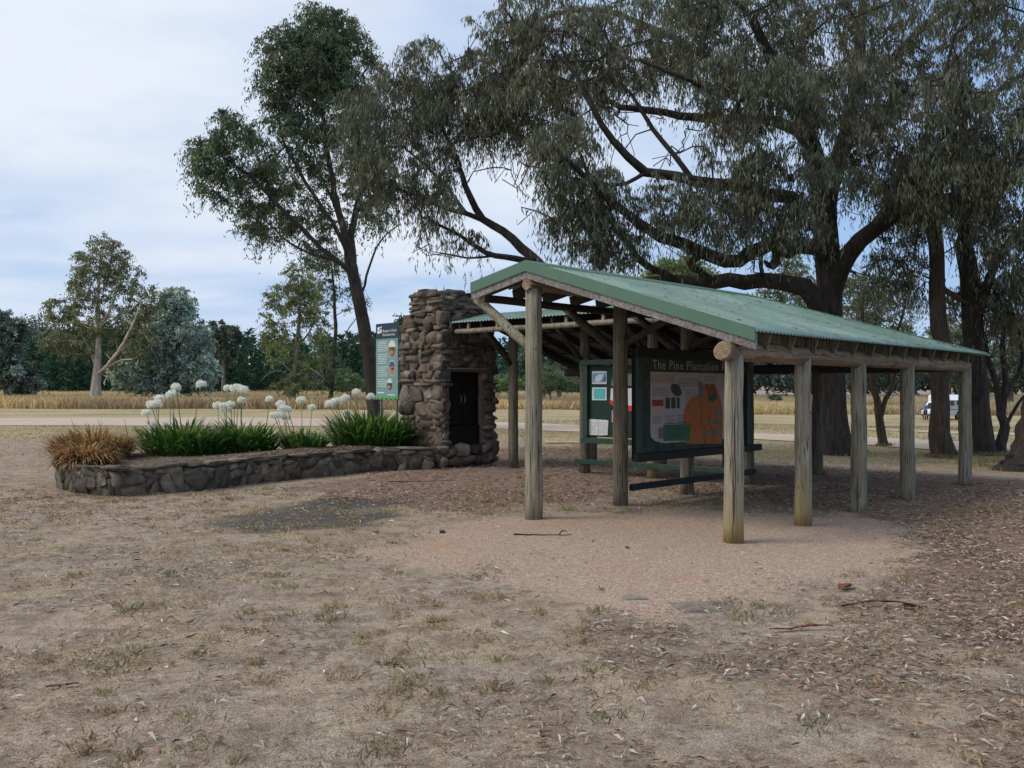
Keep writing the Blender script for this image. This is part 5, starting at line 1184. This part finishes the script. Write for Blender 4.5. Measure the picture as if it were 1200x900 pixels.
for row, (hlo, hhi) in enumerate([(.20, .36), (.14, .28), (.09, .15)]):
    def f(p, d, nrm, w_, s_, row=row):
        n_ = outn(d); h = float(r.uniform(hlo, hhi)); zz = [.09, .235, .34][row]+float(r.normal(0, .012)); g0 = tz(p.x, p.y)
        if row == 0 and r.random() < .25: h *= 1.45; zz += .05
        tiltd = (d+ZA*float(r.normal(0, .38))).normalized(); up = n_.cross(tiltd) if n_.cross(tiltd).z > 0 else -n_.cross(tiltd)
        items.append((p-n_*(.075-float(r.uniform(-.02, .03)))+ZA*(g0+zz), (w_*.56, .10, h*.60), (tiltd, n_, up)))
    walk(path, lambda: float(r.uniform(.14, .42)), f)
def fc(p, d, nrm, w_, s_):
    n_ = outn(d); caps.append((p-n_*.09+ZA*(.42+tz(p.x, p.y)+float(r.normal(0, .008))), (w_*.54, .13, .042), (d, n_, (ZA+d*float(r.normal(0, .04))).normalized())))
walk(path, lambda: float(r.uniform(.35, .75)), fc)
V_, F_, C_ = rocks(items, [(.13, .115, .09), (.17, .145, .11), (.095, .085, .07), (.21, .175, .135), (.15, .12, .09)], 82); mesh_np('stonework', V_, F_, M['wallstone'], pw_, col=C_)
V_, F_, C_ = rocks(caps, [(.13, .11, .08), (.10, .088, .065), (.17, .14, .10)], 83); mesh_np('capping', V_, F_, M['capstone'], pw_, col=C_)
mb = MB()
for i in range(len(wp)-1):
    d = (wp[i+1]-wp[i]).normalized(); n_ = outn(d); m_ = (wp[i]+wp[i+1])/2
    mb.box(m_-n_*(.105)+ZA*.19, ((wp[i+1]-wp[i]).length+.02, .16, .40), (d, n_, ZA))
mb.build('wall_core', M['mortar_dark'], pw_)
# soil
inner = [p-outn((wp[min(i+1, len(wp)-1)]-wp[max(i-1, 0)]).normalized())*.2 for i, p in enumerate(wp)]
def bedz(x, y): return .40+.05*(float(fbm(x*2, y*2, 17))-.5)+.04*math.sin(x*1.3)
n = len(inner); V = []; k = 10
A_ = [inner[0].lerp(inner[-1], 0)]
for i, p in enumerate(inner):
    q = i/(n-1); bk = Vector((L(CU1, CV1).x, L(CU1, CV1).y, 0)).lerp(Vector((wb.x+.5, wb.y+.2, 0)), min(1, q*1.05))
    for j in range(k):
        c = p.lerp(bk, j/(k-1)); V.append((c.x, c.y, bedz(c.x, c.y)+.05*math.sin(j/(k-1)*math.pi) if j < k-1 else .0))
I = np.arange(n*k).reshape(n, k); Fc = np.stack([I[:-1, :-1], I[1:, :-1], I[1:, 1:], I[:-1, 1:]], -1).reshape(-1, 4)
tag(mesh_np('garden_soil', V, Fc, M['soil'], smooth=True), 'bare brown soil of the raised bed', kind='structure')

# fallen leaves on the roof and on the bed, in one sheet with the ground litter
def leaves_at(pts, nrm_t, L_rng, W_rng, pal, seed):
    r = np.random.default_rng(seed); P0 = np.array([tuple(p) for p in pts]); m = len(P0); a = r.uniform(0, 2*np.pi, m)
    e1 = np.array([tuple(t[0]) for t in nrm_t]); e2 = np.array([tuple(t[1]) for t in nrm_t])
    d = e1*np.cos(a)[:, None]+e2*np.sin(a)[:, None]; s_ = -e1*np.sin(a)[:, None]+e2*np.cos(a)[:, None]
    l = r.uniform(*L_rng, m)[:, None]; w_ = r.uniform(*W_rng, m)[:, None]; up = np.array((0, 0, 1.))*r.uniform(0, .12, m)[:, None]*l
    P = np.stack([P0-d*l/2, P0-d*l*.1-s_*w_/2+up, P0+d*l/2, P0-d*l*.1+s_*w_/2+up], 1).reshape(-1, 3); pal = np.array(pal)
    return P, np.arange(m*4).reshape(m, 4), np.repeat(pal[r.integers(0, len(pal), m)]*r.uniform(.6, 1.2, m)[:, None], 4, 0)
r = np.random.default_rng(90); pts = []; fr = []
for k in range(520):
    u = r.uniform(0, 1)**.7*8.2; v = r.uniform((u-UE)*HK if u > UE else .05, vr(u)-.05)
    if r.random() < .35: v = max(.03, (u-UE)*HK)+abs(r.normal(0, .12))
    K_ = .97/vr(u); pts.append(L(u, v, RZ-K_*v+.03)); fr.append((UA, (VA-ZA*K_).normalized()))
LITTER_PARTS.append(leaves_at(pts, fr, (.05, .12), (.010, .02), [(.17, .11, .07), (.26, .19, .12), (.10, .07, .05)], 91))
pts = []; fr = []
for k in range(2600):
    i = int(r.integers(0, len(inner)-1)); p = inner[i].lerp(inner[i+1], float(r.random())); q = p.lerp(Vector((L(CU1, CV1).x, L(CU1, CV1).y, 0)).lerp(Vector((wb.x+.5, wb.y+.2, 0)), i/(len(inner)-1)), float(r.random())**1.5*.8-.06)
    pts.append(Vector((q.x, q.y, bedz(q.x, q.y)+.03+float(r.uniform(0, .03))))); fr.append((Vector((1, 0, float(r.normal(0, .2)))), Vector((0, 1, float(r.normal(0, .2))))))
LITTER_PARTS.append(leaves_at(pts, fr, (.04, .12), (.010, .022), [(.22, .15, .10), (.33, .25, .17), (.13, .085, .06), (.30, .16, .09)], 92))
Vv, Ff, Cc = stack(LITTER_PARTS)
tag(mesh_np('leaf_litter', Vv, Ff, M['litter'], col=Cc), 'dry fallen eucalypt leaves strewn over the ground and shelter roof', 'leaf litter', kind='stuff')

# ------------------------------------------------------------------ agapanthus
def strap_leaves(cx, cy, cz, rx, ry, n, Lr, wr, pal, seed, droop=1.0, seg=6, upright=.5):
    r = np.random.default_rng(seed); Vs, Fs, Cs = [], [], []; off = 0; pal = np.array(pal)
    for i in range(n):
        a = r.uniform(0, 2*np.pi); q = math.sqrt(r.random()); bx, by = cx+rx*q*math.cos(a), cy+ry*q*math.sin(a)
        az = a+r.normal(0, .7); out = .25+.75*q; Ln = r.uniform(*Lr)*(1-.15*q); el = math.radians(90-out*r.uniform(18, 62)*upright*2); w_ = r.uniform(*wr)
        p = np.array((bx, by, cz-.02)); d = np.array((math.cos(az)*math.cos(el), math.sin(az)*math.cos(el), math.sin(el))); s = np.array((-math.sin(az), math.cos(az), 0)); pts = []
        for j in range(seg+1):
            t_ = j/seg; ww = w_*(.8+.4*math.sin(t_*2.2))*(1-t_**4); pts += [p-s*ww/2, p+s*ww/2]
            p = p+d*Ln/seg; d = d+np.array((math.cos(az)*.06, math.sin(az)*.06, -.23*droop*t_*1.6)); d /= np.linalg.norm(d)
        Vs.append(np.array(pts)); b = np.arange(seg)*2; Fs.append(np.stack([b, b+1, b+3, b+2], 1)+off); off += 2*(seg+1)
        c = pal[r.integers(0, len(pal))]*r.uniform(.65, 1.35); cc = np.tile(c, (2*(seg+1), 1)); 
        if r.random() < .2: cc[-4:] = (.35, .28, .12)
        Cs.append(cc)
    return np.concatenate(Vs), np.concatenate(Fs), np.concatenate(Cs)
def bedpt(px, py, zb=.43):
    Yd = (EYE-zb)*F/(py-HY); return W(px, py, Yd)
AG = [(.045, .12, .03), (.065, .155, .038), (.034, .095, .025), (.09, .19, .05)]
def stalk(root, base, hx, hy, Yh, seed):
    rr = random.Random(seed); top = W(hx, hy, Yh); base = Vector(base)
    bend = Vector((rr.uniform(-.03, .03), rr.uniform(-.04, .04), 0)); pts = [base.lerp(top, q)+bend*math.sin(q*math.pi) for q in (0, .25, .5, .75, 1)]
    mb = MB(); mb.tube(pts, [.009, .0085, .008, .007, .006], 6); st = mb.build('flower_stalk', M['stem'], root)
    # umbel: many six-petalled florets on pedicels
    r = np.random.default_rng(seed); V = []; Fs = []; n = 52; R = rr.uniform(.078, .096)*rr.uniform(.85, 1.12)
    mbp = MB()
    for i in range(n):
        z = 1-1.55*(i+.5)/n; a = i*2.39996; q = math.sqrt(max(0, 1-z*z)); d = Vector((q*math.cos(a), q*math.sin(a), z))+Vector(r.normal(0, .08, 3)); d.normalize()
        d.z *= .82; c = top+d*R*r.uniform(.5, 1.12); s = d.orthogonal().normalized(); t_ = d.cross(s)
        mbp.tube([top, c], .0018, 3, cap=False)
        o_ = len(V); V.append(c-d*.006)
        ph = r.uniform(0, 6)
        for k in range(6):
            b = ph+k*math.pi/3; u1 = s*math.cos(b-.34)+t_*math.sin(b-.34); u2 = s*math.cos(b)+t_*math.sin(b); u3 = s*math.cos(b+.34)+t_*math.sin(b+.34)
            j = len(V); V += [c+u1*.019+d*.010, c+u2*.038+d*.016, c+u3*.019+d*.010]; Fs.append((o_, j, j+1, j+2))
    mh = MB(); mh.add(V, Fs); hd = mh.build('flower_head', M['flower'], root); hd.parent = st
    pd = mbp.build('pedicels', M['stem'], root); pd.parent = st
def agap(px, py, rx, ry, n, Lr, label, heads, seed, extra=0):
    c = bedpt(px, py); root = empty('agapanthus', (c.x, c.y, bedz(c.x, c.y))); tag(root, label, 'plant', 'agapanthus clumps in the raised bed')
    V_, F_, C_ = strap_leaves(c.x, c.y, bedz(c.x, c.y), rx, ry, n, Lr, (.026, .044), AG, seed, droop=1.15, upright=.5); mesh_np('leaves', V_, F_, M['leaf'], root, col=C_, smooth=True)
    dn = 26; V_, F_, C_ = strap_leaves(c.x, c.y-ry*.6, bedz(c.x, c.y)-.01, rx*.9, ry*.5, dn, (.25, .45), (.018, .03), [(.34, .26, .12), (.27, .19, .09)], seed+1, droop=2.2); mesh_np('dead_leaves', V_, F_, M['leaf'], root, col=C_, smooth=True)
    rr = random.Random(seed)
    for i, (hx, hy) in enumerate(heads):
        Yh = c.y+rr.uniform(-.5, .5); X = (hx-PX0)/F*Yh; bx = c.x+(X-c.x)*.62; bx = max(c.x-rx, min(c.x+rx, bx))
        stalk(root, (bx, c.y+rr.uniform(-.2, .2), bedz(c.x, c.y)+.1), hx, hy, Yh, seed*40+i)
agap(214, 530, .66, .50, 640, (.62, .96), 'leftmost broad agapanthus clump beside the brown tussock', [(171.5, 484), (177, 474.5), (183, 474), (187, 467), (202, 462), (206, 454), (199, 463), (236, 450.5), (180, 499)], 401)
agap(283, 527, .62, .45, 560, (.58, .90), 'second agapanthus clump from left with the most white flower heads', [(267, 455), (276, 455), (285, 457), (283, 469), (255, 475.5), (265, 480), (270.5, 474), (262, 476), (316, 468), (280, 456)], 402)
agap(357, 527, .40, .32, 300, (.38, .56), 'smallest agapanthus clump in the middle of the raised bed', [(332, 479), (325, 487), (329, 474), (337, 480), (353, 469), (366, 478), (321, 487), (335, 489)], 403)
agap(433, 522.5, .74, .52, 720, (.70, 1.06), 'rightmost agapanthus clump in front of the tourist sign', [(390, 472), (386, 474), (405, 466), (418, 459.5), (406, 484), (434.5, 465), (394, 470), (402, 469)], 404)
# wilted drooping head near the sign
# brown tussock
c = bedpt(108, 536); tu = empty('brown_tussock', (c.x, c.y, .4)); tag(tu, 'dried orange-brown strappy tussock spilling over the left end of the wall', 'plant')
TB = [(.36, .145, .06), (.40, .20, .09), (.24, .11, .05), (.42, .29, .17), (.20, .19, .07), (.17, .115, .065), (.36, .17, .08)]
P1 = strap_leaves(c.x, c.y, .42, .58, .55, 1300, (.42, .80), (.014, .028), TB, 411, droop=1.7); cw = G(84, 577); P2 = strap_leaves(cw.x+.02, cw.y+.42, .38, .30, .30, 620, (.42, .70), (.014, .028), TB, 412, droop=2.6, upright=.65); P3 = strap_leaves(c.x+.1, c.y, .42, .5, .4, 60, (.5, .85), (.008, .014), [(.16, .17, .06), (.3, .24, .12)], 413, droop=.5, upright=.3)
V_, F_, C_ = stack([P1, P2, P3]); V_[:, 2] = np.maximum(V_[:, 2], .03+RNG.uniform(0, .03, len(V_))); mesh_np('leaves', V_, F_, M['leaf'], tu, col=C_, smooth=True)
mb = MB()
for k in range(3): a = Vector((c.x+.4*k-.3, c.y+.1*k, .4)); mb.tube([a, a+Vector((.03, 0, .4)), a+Vector((.02*k-.08, .05, .68))], [.008, .006, .003], 5)
mb.build('dead_stems', M['bark_dark'], tu)

# ------------------------------------------------------------------ tourist sign
a = Vector(W(441.5, 467, 21.25)); b = Vector(W(467, 469, 20.65)); dx = Vector((b.x-a.x, b.y-a.y, 0)); wS = dx.length; dx.normalize(); nS = Vector((dx.y, -dx.x, 0)); cS = Vector(((a.x+b.x)/2, (a.y+b.y)/2, 0)); HS0, HS1 = 1.38, 3.09
ts = empty('information_sign', cS, math.atan2(dx.y, dx.x)); tag(ts, 'tall teal information sign with navy header on two steel legs beside the fireplace', 'sign')
mb = MB(); mb.box(cS+ZA*((HS0+HS1)/2), (wS, .04, HS1-HS0), (dx, nS, ZA)); mb.build('panel', M['sign_teal'], ts, bevel=.004)
SO = cS-dx*(wS/2)+nS*.0205+ZA*HS0; HH = HS1-HS0
def sf(poly, mat, name, lift): return flat([(x*wS, y*HH) for x, y in poly], SO, dx, ZA, nS, M[mat], ts, name, lift)
sf(rect(0.0, .80, 1.0, 1.0), 'sign_navy', 'header', .004); sf(rect(0, 0, 1, .032), 'bright_green', 'footer', .004)
for k in range(5): sf([(.05+k*.2, .002), (.13+k*.2, .002), (.10+k*.2, .028)], 'sign_navy', 'footer', .007)
for k in range(26):
    if k % 7 == 6: continue
    y0_ = .755-k*.0235; sf(rect(.09, y0_, .52+.04*math.sin(k*5), y0_+.006), 'letter_white', 'text_block', .004)
sf(rect(.08, .085, .38, .10), 'letter_white', 'text_block', .004); sf(rect(.55, .06, .9, .07), 'letter_white', 'text_block', .004)
for cy, ry, rx, top, bot in ((.66, .105, .17, 'paper_white', 'photo_brown'), (.41, .095, .15, 'photo_blue', 'skin_tone'), (.20, .075, .12, 'paper_white', 'photo_dark')):
    cx = .75 if cy > .3 else .64
    sf(ell(cx, cy, rx*1.08, ry*1.06), 'letter_white', 'photo', .004); sf(ell(cx, cy, rx, ry), bot, 'photo', .007)
    sf([p for p in ell(cx, cy, rx*.98, ry*.98) if p[1] > cy+ry*.15], top, 'photo', .010)
    sf(ell(cx-.02, cy-ry*.4, rx*.5, ry*.3), 'skin_tone', 'photo', .010); sf(ell(cx+.03, cy-ry*.05, rx*.45, ry*.16), 'photo_dark', 'photo', .012)
text_mesh('Bungaree Wood', .085, SO+dx*(.32*wS)+ZA*(.885*HH), dx, ZA, nS, M['letter_white'], ts, 'lettering', width=.62*wS, lift=.008)
text_mesh('Recreation Area', .085, SO+dx*(.32*wS)+ZA*(.835*HH), dx, ZA, nS, M['letter_white'], ts, 'lettering', width=.56*wS, lift=.008)
sf(ell(.13, .94, .055, .018), 'letter_white', 'logo', .008); sf(rect(.08, .87, .18, .915), 'letter_white', 'logo', .008); sf(rect(.21, .875, .27, .93), 'letter_white', 'logo', .008); sf(ell(.24, .953, .035, .010), 'letter_white', 'logo', .008)
for k in (-1, 1):
    p = cS+dx*(k*wS*.36)-nS*.045; mb = MB(); mb.tube([p-ZA*.05, p+ZA*(HS1-.06)], .03, 12); mb.build('leg', M['steel'], ts, smooth=True)

# ------------------------------------------------------------------ campervan, person, tent
mk('van_white', (.72, .74, .76), .35, .03); mk('van_glass', (.02, .025, .03), .15, .1); mk('tyre', (.02, .02, .02), .8); mk('hub', (.35, .35, .36), .4); mk('awning_cloth', (.68, .70, .72), .7, .05); mk('van_trim', (.06, .06, .07)); mk('lamp_amber', (.5, .2, .05)); mk('blue_cloth', (.10, .14, .42)); mk('dark_cloth', (.03, .035, .06)); mk('skin', (.45, .27, .19)); mk('hair', (.20, .17, .14)); mk('tent_green', (.10, .17, .11), .7)
vp_ = G(1104, 492); va = math.radians(222)
van = empty('campervan', vp_, va); tag(van, 'white campervan with awning out, parked in the field behind the trunks', 'campervan')
def vb(mb, name, mat, par=van, **k): return mb.build(name, M[mat], par, world=False, **k)
def vbox(x0, x1, y0, y1, z0, z1): m_ = MB(); m_.box(((x0+x1)/2, (y0+y1)/2, (z0+z1)/2), (x1-x0, y1-y0, z1-z0)); return m_
# x forward (cab +x), side facing viewer is +y or -y
prof = [(-2.3, .45), (1.0, .45), (1.05, .45), (2.3, .42), (2.4, .62), (2.38, .9), (1.75, 1.05), (1.25, 1.65), (.95, 1.72), (.95, 2.25), (.6, 2.42), (-2.2, 2.42), (-2.3, 2.3)]
m_ = MB(); m_.prism(prof, (0, .95, 0), Vector((1, 0, 0)), Vector((0, 0, 1)), Vector((0, -1, 0)), 1.9); vb(m_, 'body', 'van_white', bevel=.05)
for y_ in (-.955, .955):
    s_ = 1 if y_ > 0 else -1
    for (x0, x1, z0, z1) in ((-1.7, -1.1, 1.45, 1.85), (-.4, .3, 1.4, 1.85)):
        w_ = vb(vbox(x0, x1, y_-.012, y_+.012, z0, z1), 'window', 'van_glass'); f_ = vb(vbox(x0-.04, x1+.04, y_-.006-.0*s_, y_+.006, z0-.04, z1+.04), 'window_frame', 'van_trim'); f_.parent = w_
    m_ = MB(); m_.prism([(1.15, 1.1), (1.68, 1.08), (1.22, 1.58), (1.15, 1.58)], (0, y_+.01*s_, 0), Vector((1, 0, 0)), Vector((0, 0, 1)), Vector((0, s_, 0)), .006); vb(m_, 'window', 'van_glass')
    vb(vbox(-2.25, .9, y_-.008, y_+.008, .98, 1.03), 'side_stripe', 'van_trim')
m_ = MB(); m_.add([(1.76, -.8, 1.08), (1.76, .8, 1.08), (1.30, .72, 1.63), (1.30, -.72, 1.63)], [(0, 1, 2, 3)]); 
for i, q in enumerate(m_.v): m_.v[i] = (q[0]+.03, q[1], q[2]+.02)
vb(m_, 'windscreen', 'van_glass')
for y_ in (-.7, .7): vb(vbox(2.37, 2.42, y_-.14, y_+.14, .68, .84), 'headlight', 'hub'); vb(vbox(-2.32, -2.29, y_-.08, y_+.08, .8, 1.1), 'tail_light', 'red')
vb(vbox(2.35, 2.47, -.9, .9, .40, .58), 'bumper', 'van_trim'); vb(vbox(-2.38, -2.28, -.9, .9, .40, .55), 'bumper', 'van_trim')
for x_ in (-1.35, 1.65):
    for y_ in (-.86, .86):
        s_ = 1 if y_ > 0 else -1
        m_ = MB(); m_.tube([(x_, y_-.10, .34), (x_, y_+.11, .34)], .34, 24); w_ = vb(m_, 'wheel', 'tyre'); m2 = MB(); m2.tube([(x_, y_+.111*s_, .34), (x_, y_+.13*s_, .34)], [.2, .17], 18); h_ = vb(m2, 'hub', 'hub'); h_.parent = w_
        m3 = MB(); m3.tube([(x_, y_+.085*s_, .40), (x_, y_+.095*s_, .40)], .44, 24); vb(m3, 'wheel_arch', 'van_trim')
# awning on the near side, sloping outwards
aw = MB(); aw.add([(-2.2, -.95, 2.42), (1.2, -.95, 2.42), (4.0, -1.7, 1.92), (-1.0, -2.9, 1.95), (-2.2, -.95, 2.39), (1.2, -.95, 2.39), (4.0, -1.7, 1.89), (-1.0, -2.9, 1.92)], [(0, 1, 2, 3), (7, 6, 5, 4), (0, 4, 5, 1), (1, 5, 6, 2), (2, 6, 7, 3), (3, 7, 4, 0)])
for i, q in enumerate(aw.v): aw.v[i] = (q[0], -q[1], q[2])
ao = vb(aw, 'awning', 'awning_cloth'); m_ = MB(); m_.tube([(3.9, 1.68, 0), (3.9, 1.68, 1.89)], .025, 8); q_ = vb(m_, 'pole', 'hub'); q_.parent = ao; m_ = MB(); m_.tube([(-.95, 2.82, 0), (-.95, 2.82, 1.92)], .025, 8); q_ = vb(m_, 'pole', 'hub'); q_.parent = ao

pp_ = G(1084.5, 493); ph_ = empty('person', pp_, math.radians(200)); tag(ph_, 'person in blue top and dark shorts standing at the front of the campervan', 'person')
def skin_body(verts, edges, rad, name, mat, par, root=0, sub=2):
    me = bpy.data.meshes.new(name); me.from_pydata(verts, edges, []); o = bpy.data.objects.new(name, me); COL.objects.link(o); o.parent = par
    s = o.modifiers.new('skin', 'SKIN'); lay = me.skin_vertices[0] if me.skin_vertices else None
    if lay is None:
        bpy.context.view_layer.objects.active = o
    for i, q in enumerate(rad): me.skin_vertices[0].data[i].radius = (q, q) if not isinstance(q, tuple) else q
    me.skin_vertices[0].data[root].use_root = True
    m_ = o.modifiers.new('sub', 'SUBSURF'); m_.levels = sub; m_.render_levels = sub; me.materials.append(mat); return o
# x forward
bv = [(0, 0, .95), (0, 0, 1.15), (.02, 0, 1.38), (.03, 0, 1.50), (.05, 0, 1.60), (.05, 0, 1.70),
      (0, .10, .92), (.02, .11, .50), (0, .12, .08), (.14, .13, .03), (0, -.10, .92), (.05, -.11, .50), (.02, -.12, .08), (.16, -.13, .03),
      (.02, .19, 1.40), (.02, .25, 1.14), (.18, .22, 1.02), (.27, .20, 1.0), (.02, -.19, 1.40), (.08, -.24, 1.15), (.28, -.2, 1.12), (.37, -.18, 1.14)]
be = [(0, 1), (1, 2), (2, 3), (3, 4), (4, 5), (0, 6), (6, 7), (7, 8), (8, 9), (0, 10), (10, 11), (11, 12), (12, 13), (2, 14), (14, 15), (15, 16), (16, 17), (2, 18), (18, 19), (19, 20), (20, 21)]
br = [.14, .125, .13, .055, .09, .075, .09, .058, .042, .04, .09, .058, .042, .04, .055, .043, .032, .03, .055, .043, .032, .03]
try:
    skin_body(bv, be, br, 'body', M['skin'], ph_)
except Exception as e:
    print('skin fail', e)
m_ = MB(); m_.tube([(0, 0, .90), (0, 0, 1.1), (.02, 0, 1.3), (.02, 0, 1.42), (.025, 0, 1.48)], [.175, .165, .19, .19, .08], 14)
for s_ in (-1, 1): m_.tube([(.02, .14*s_, 1.42), (.02, .20*s_, 1.37), (.03, .26*s_, 1.17)], [.08, .075, .06], 10)
vb(m_, 'shirt', 'blue_cloth', ph_, smooth=True)
m_ = MB(); m_.tube([(0, 0, .99), (0, 0, .86)], [.172, .178], 14)
for s_ in (-1, 1): m_.tube([(0, .09*s_, .90), (.02, .11*s_, .55)], [.11, .10], 12)
vb(m_, 'shorts', 'dark_cloth', ph_, smooth=True)
m_ = MB(); m_.tube([(.03, 0, 1.66), (.03, 0, 1.74), (.04, 0, 1.80), (.04, 0, 1.82)], [.098, .104, .075, .02], 14); vb(m_, 'hair', 'hair', ph_, smooth=True)

tp = G(1205, 470); tp = Vector((tp.x, 118, 0)); tp = W(1202, 470, 118); tp.z = tz(tp.x, tp.y)
tn = empty('tent', tp, 0); tag(tn, 'low green domed camping tent half hidden at the right edge', 'tent')
m_ = MB(); n = 14; V = []
for i in range(9):
    q = i/8; rr_ = math.cos(q*math.pi/2)**.6 if i < 8 else 0.001; zz = math.sin(q*math.pi/2)*1.7
    V.append([(1.9*rr_*math.cos(2*math.pi*k/n), 1.5*rr_*math.sin(2*math.pi*k/n), zz) for k in range(n)])
m_.add([p for l in V for p in l], [(i*n+k, i*n+(k+1) % n, (i+1)*n+(k+1) % n, (i+1)*n+k) for i in range(8) for k in range(n)]); vb(m_, 'fly', 'tent_green', tn, smooth=True)
m_ = MB(); m_.tube([(-1.9, -1.2, .0), (-1.2, -1.0, 1.2), (0, -.4, 1.73), (1.2, .6, 1.25), (1.9, 1.2, .0)], .03, 6); vb(m_, 'pole', 'hub', tn)

# ------------------------------------------------------------------ fallen bits
def stick(px, py, dx_, dy_, r_, label, mat='bark_dark', name='fallen_branch', seed=1, forks=2, ln=1.0):
    rr = random.Random(seed); p = G(px, py); root = empty(name, p); tag(root, label, 'branch'); mb = MB(); e = Vector((dx_, dy_, 0)); pts = []
    for i in range(9):
        q = i/8; c = p+e*q+Vector((rr.uniform(-.02, .02), rr.uniform(-.03, .03), 0))*ln; c.z = tz(c.x, c.y)+r_*1.1; pts.append(c)
    mb.tube(pts, [r_*(1-.6*i/8) for i in range(9)], 8, jit=.1, seed=seed)
    for k in range(forks):
        i = rr.randint(2, 6); a = pts[i]; d = (e.normalized()+Vector((rr.uniform(-.2, .2), rr.choice((-1, 1))*rr.uniform(.5, 1), 0))).normalized()*e.length*rr.uniform(.2, .4); b = a+d; b.z = tz(b.x, b.y)+rr.uniform(.02, .08)
        mb.tube([a, (a+b)/2+ZA*.03, b], [r_*.5, r_*.4, r_*.15], 6)
    mb.build('limb', M[mat], root, smooth=True)
stick(603, 627, .62, -.08, .009, 'thin crooked twig lying on the gravel in front of the ridge post', seed=3)
stick(640, 520, 2.4, -.9, .04, 'bleached fallen branch on the ground behind the ridge post', 'bark_pale', seed=4, forks=4, ln=3)
stick(455, 565, 1.2, .3, .008, 'thin twig on bare earth near the fireplace foot', seed=8)
def barkstrip(px, py, ln, ang, wd, label, col, seed):
    p = G(px, py); root = empty('bark_strip', p); tag(root, label, 'bark'); r = np.random.default_rng(seed); n = 14; V = []; k = 5
    d = Vector((math.cos(ang), math.sin(ang), 0)); s = Vector((-d.y, d.x, 0))
    for i in range(n):
        q = i/(n-1); c = p+d*(ln*(q-.5))+s*(.06*ln*math.sin(q*4)); lift = .01+.10*ln*abs(math.sin(q*3.2+seed))*.5; w_ = wd*(.35+math.sin(q*math.pi)*.65)
        for j in range(k):
            t_ = (j/(k-1)-.5)*2.4; V.append(tuple(c+s*(w_*math.sin(t_)*.5)+ZA*(lift+w_*.45*(1-math.cos(t_))+r.normal(0, .002))))
    V = np.array(V); V[:, 2] = np.maximum(V[:, 2], terr(V[:, 0], V[:, 1])+.005)
    I = np.arange(n*k).reshape(n, k); Fc = np.stack([I[:-1, :-1], I[1:, :-1], I[1:, 1:], I[:-1, 1:]], -1).reshape(-1, 4)
    M['bs'+str(seed)] = bark('bark_strip_%d' % seed, tuple(c*.5 for c in col), col, tuple(min(1, c*1.4) for c in col), 2); mesh_np('curl', V, Fc, M['bs'+str(seed)], root, smooth=True)
barkstrip(991, 691, .26, .9, .09, 'short curled orange piece of bark at the gravel edge', (.33, .13, .06), 1)
barkstrip(938, 740, .46, .25, .035, 'narrow red-brown bark strip on the leaf litter', (.25, .09, .05), 2)
barkstrip(1035, 713, .62, -.05, .04, 'long brown bark strip with orange end right of the gravel', (.16, .085, .055), 3)
barkstrip(1068, 714, .22, .1, .06, 'small tan-orange bark flake beside the long strip', (.38, .18, .10), 4)
barkstrip(75, 807, .16, .4, .03, 'small orange-brown bark sliver at far left foreground', (.32, .15, .08), 5)
# stones on the gravel
def pebble(px, py, s, label, seed, pal=(.07, .06, .06)):
    p = G(px, py); root = empty('pebble', p); tag(root, label, 'stone'); V_, F_, C_ = rocks([(p+ZA*s*.4, (s, s*.8, s*.6), (Vector((1, 0, 0)), Vector((0, 1, 0)), ZA))], [pal], seed); mesh_np('rock', V_, F_, M['wallstone'], root, col=C_)
pebble(735, 643, .022, 'dark pebble alone on the gravel below the second ridge post', 1); pebble(519, 625, .035, 'dark stone on the gravel left of the front ridge post', 2)
# half-buried kerb stone slabs at the gravel edge
def slab(px, py, a, b, label, seed):
    p = G(px, py); root = empty('flat_stone', p); tag(root, label, 'stone'); V_, F_, C_ = rocks([(p+ZA*(-.012), (a, b, .03), (Vector((1, .1, 0)), Vector((-.1, 1, 0)), ZA))], [(.23, .20, .16)], seed); mesh_np('rock', V_, F_, M['capstone'], root, col=C_)
slab(815, 712, .30, .17, 'flat pale stone half buried at the gravel edge', 5); slab(742, 700, .16, .10, 'dark flat stone half buried left of the pale one', 6)
print('verts', sum(len(o.data.vertices) for o in bpy.data.objects if o.type == 'MESH'))
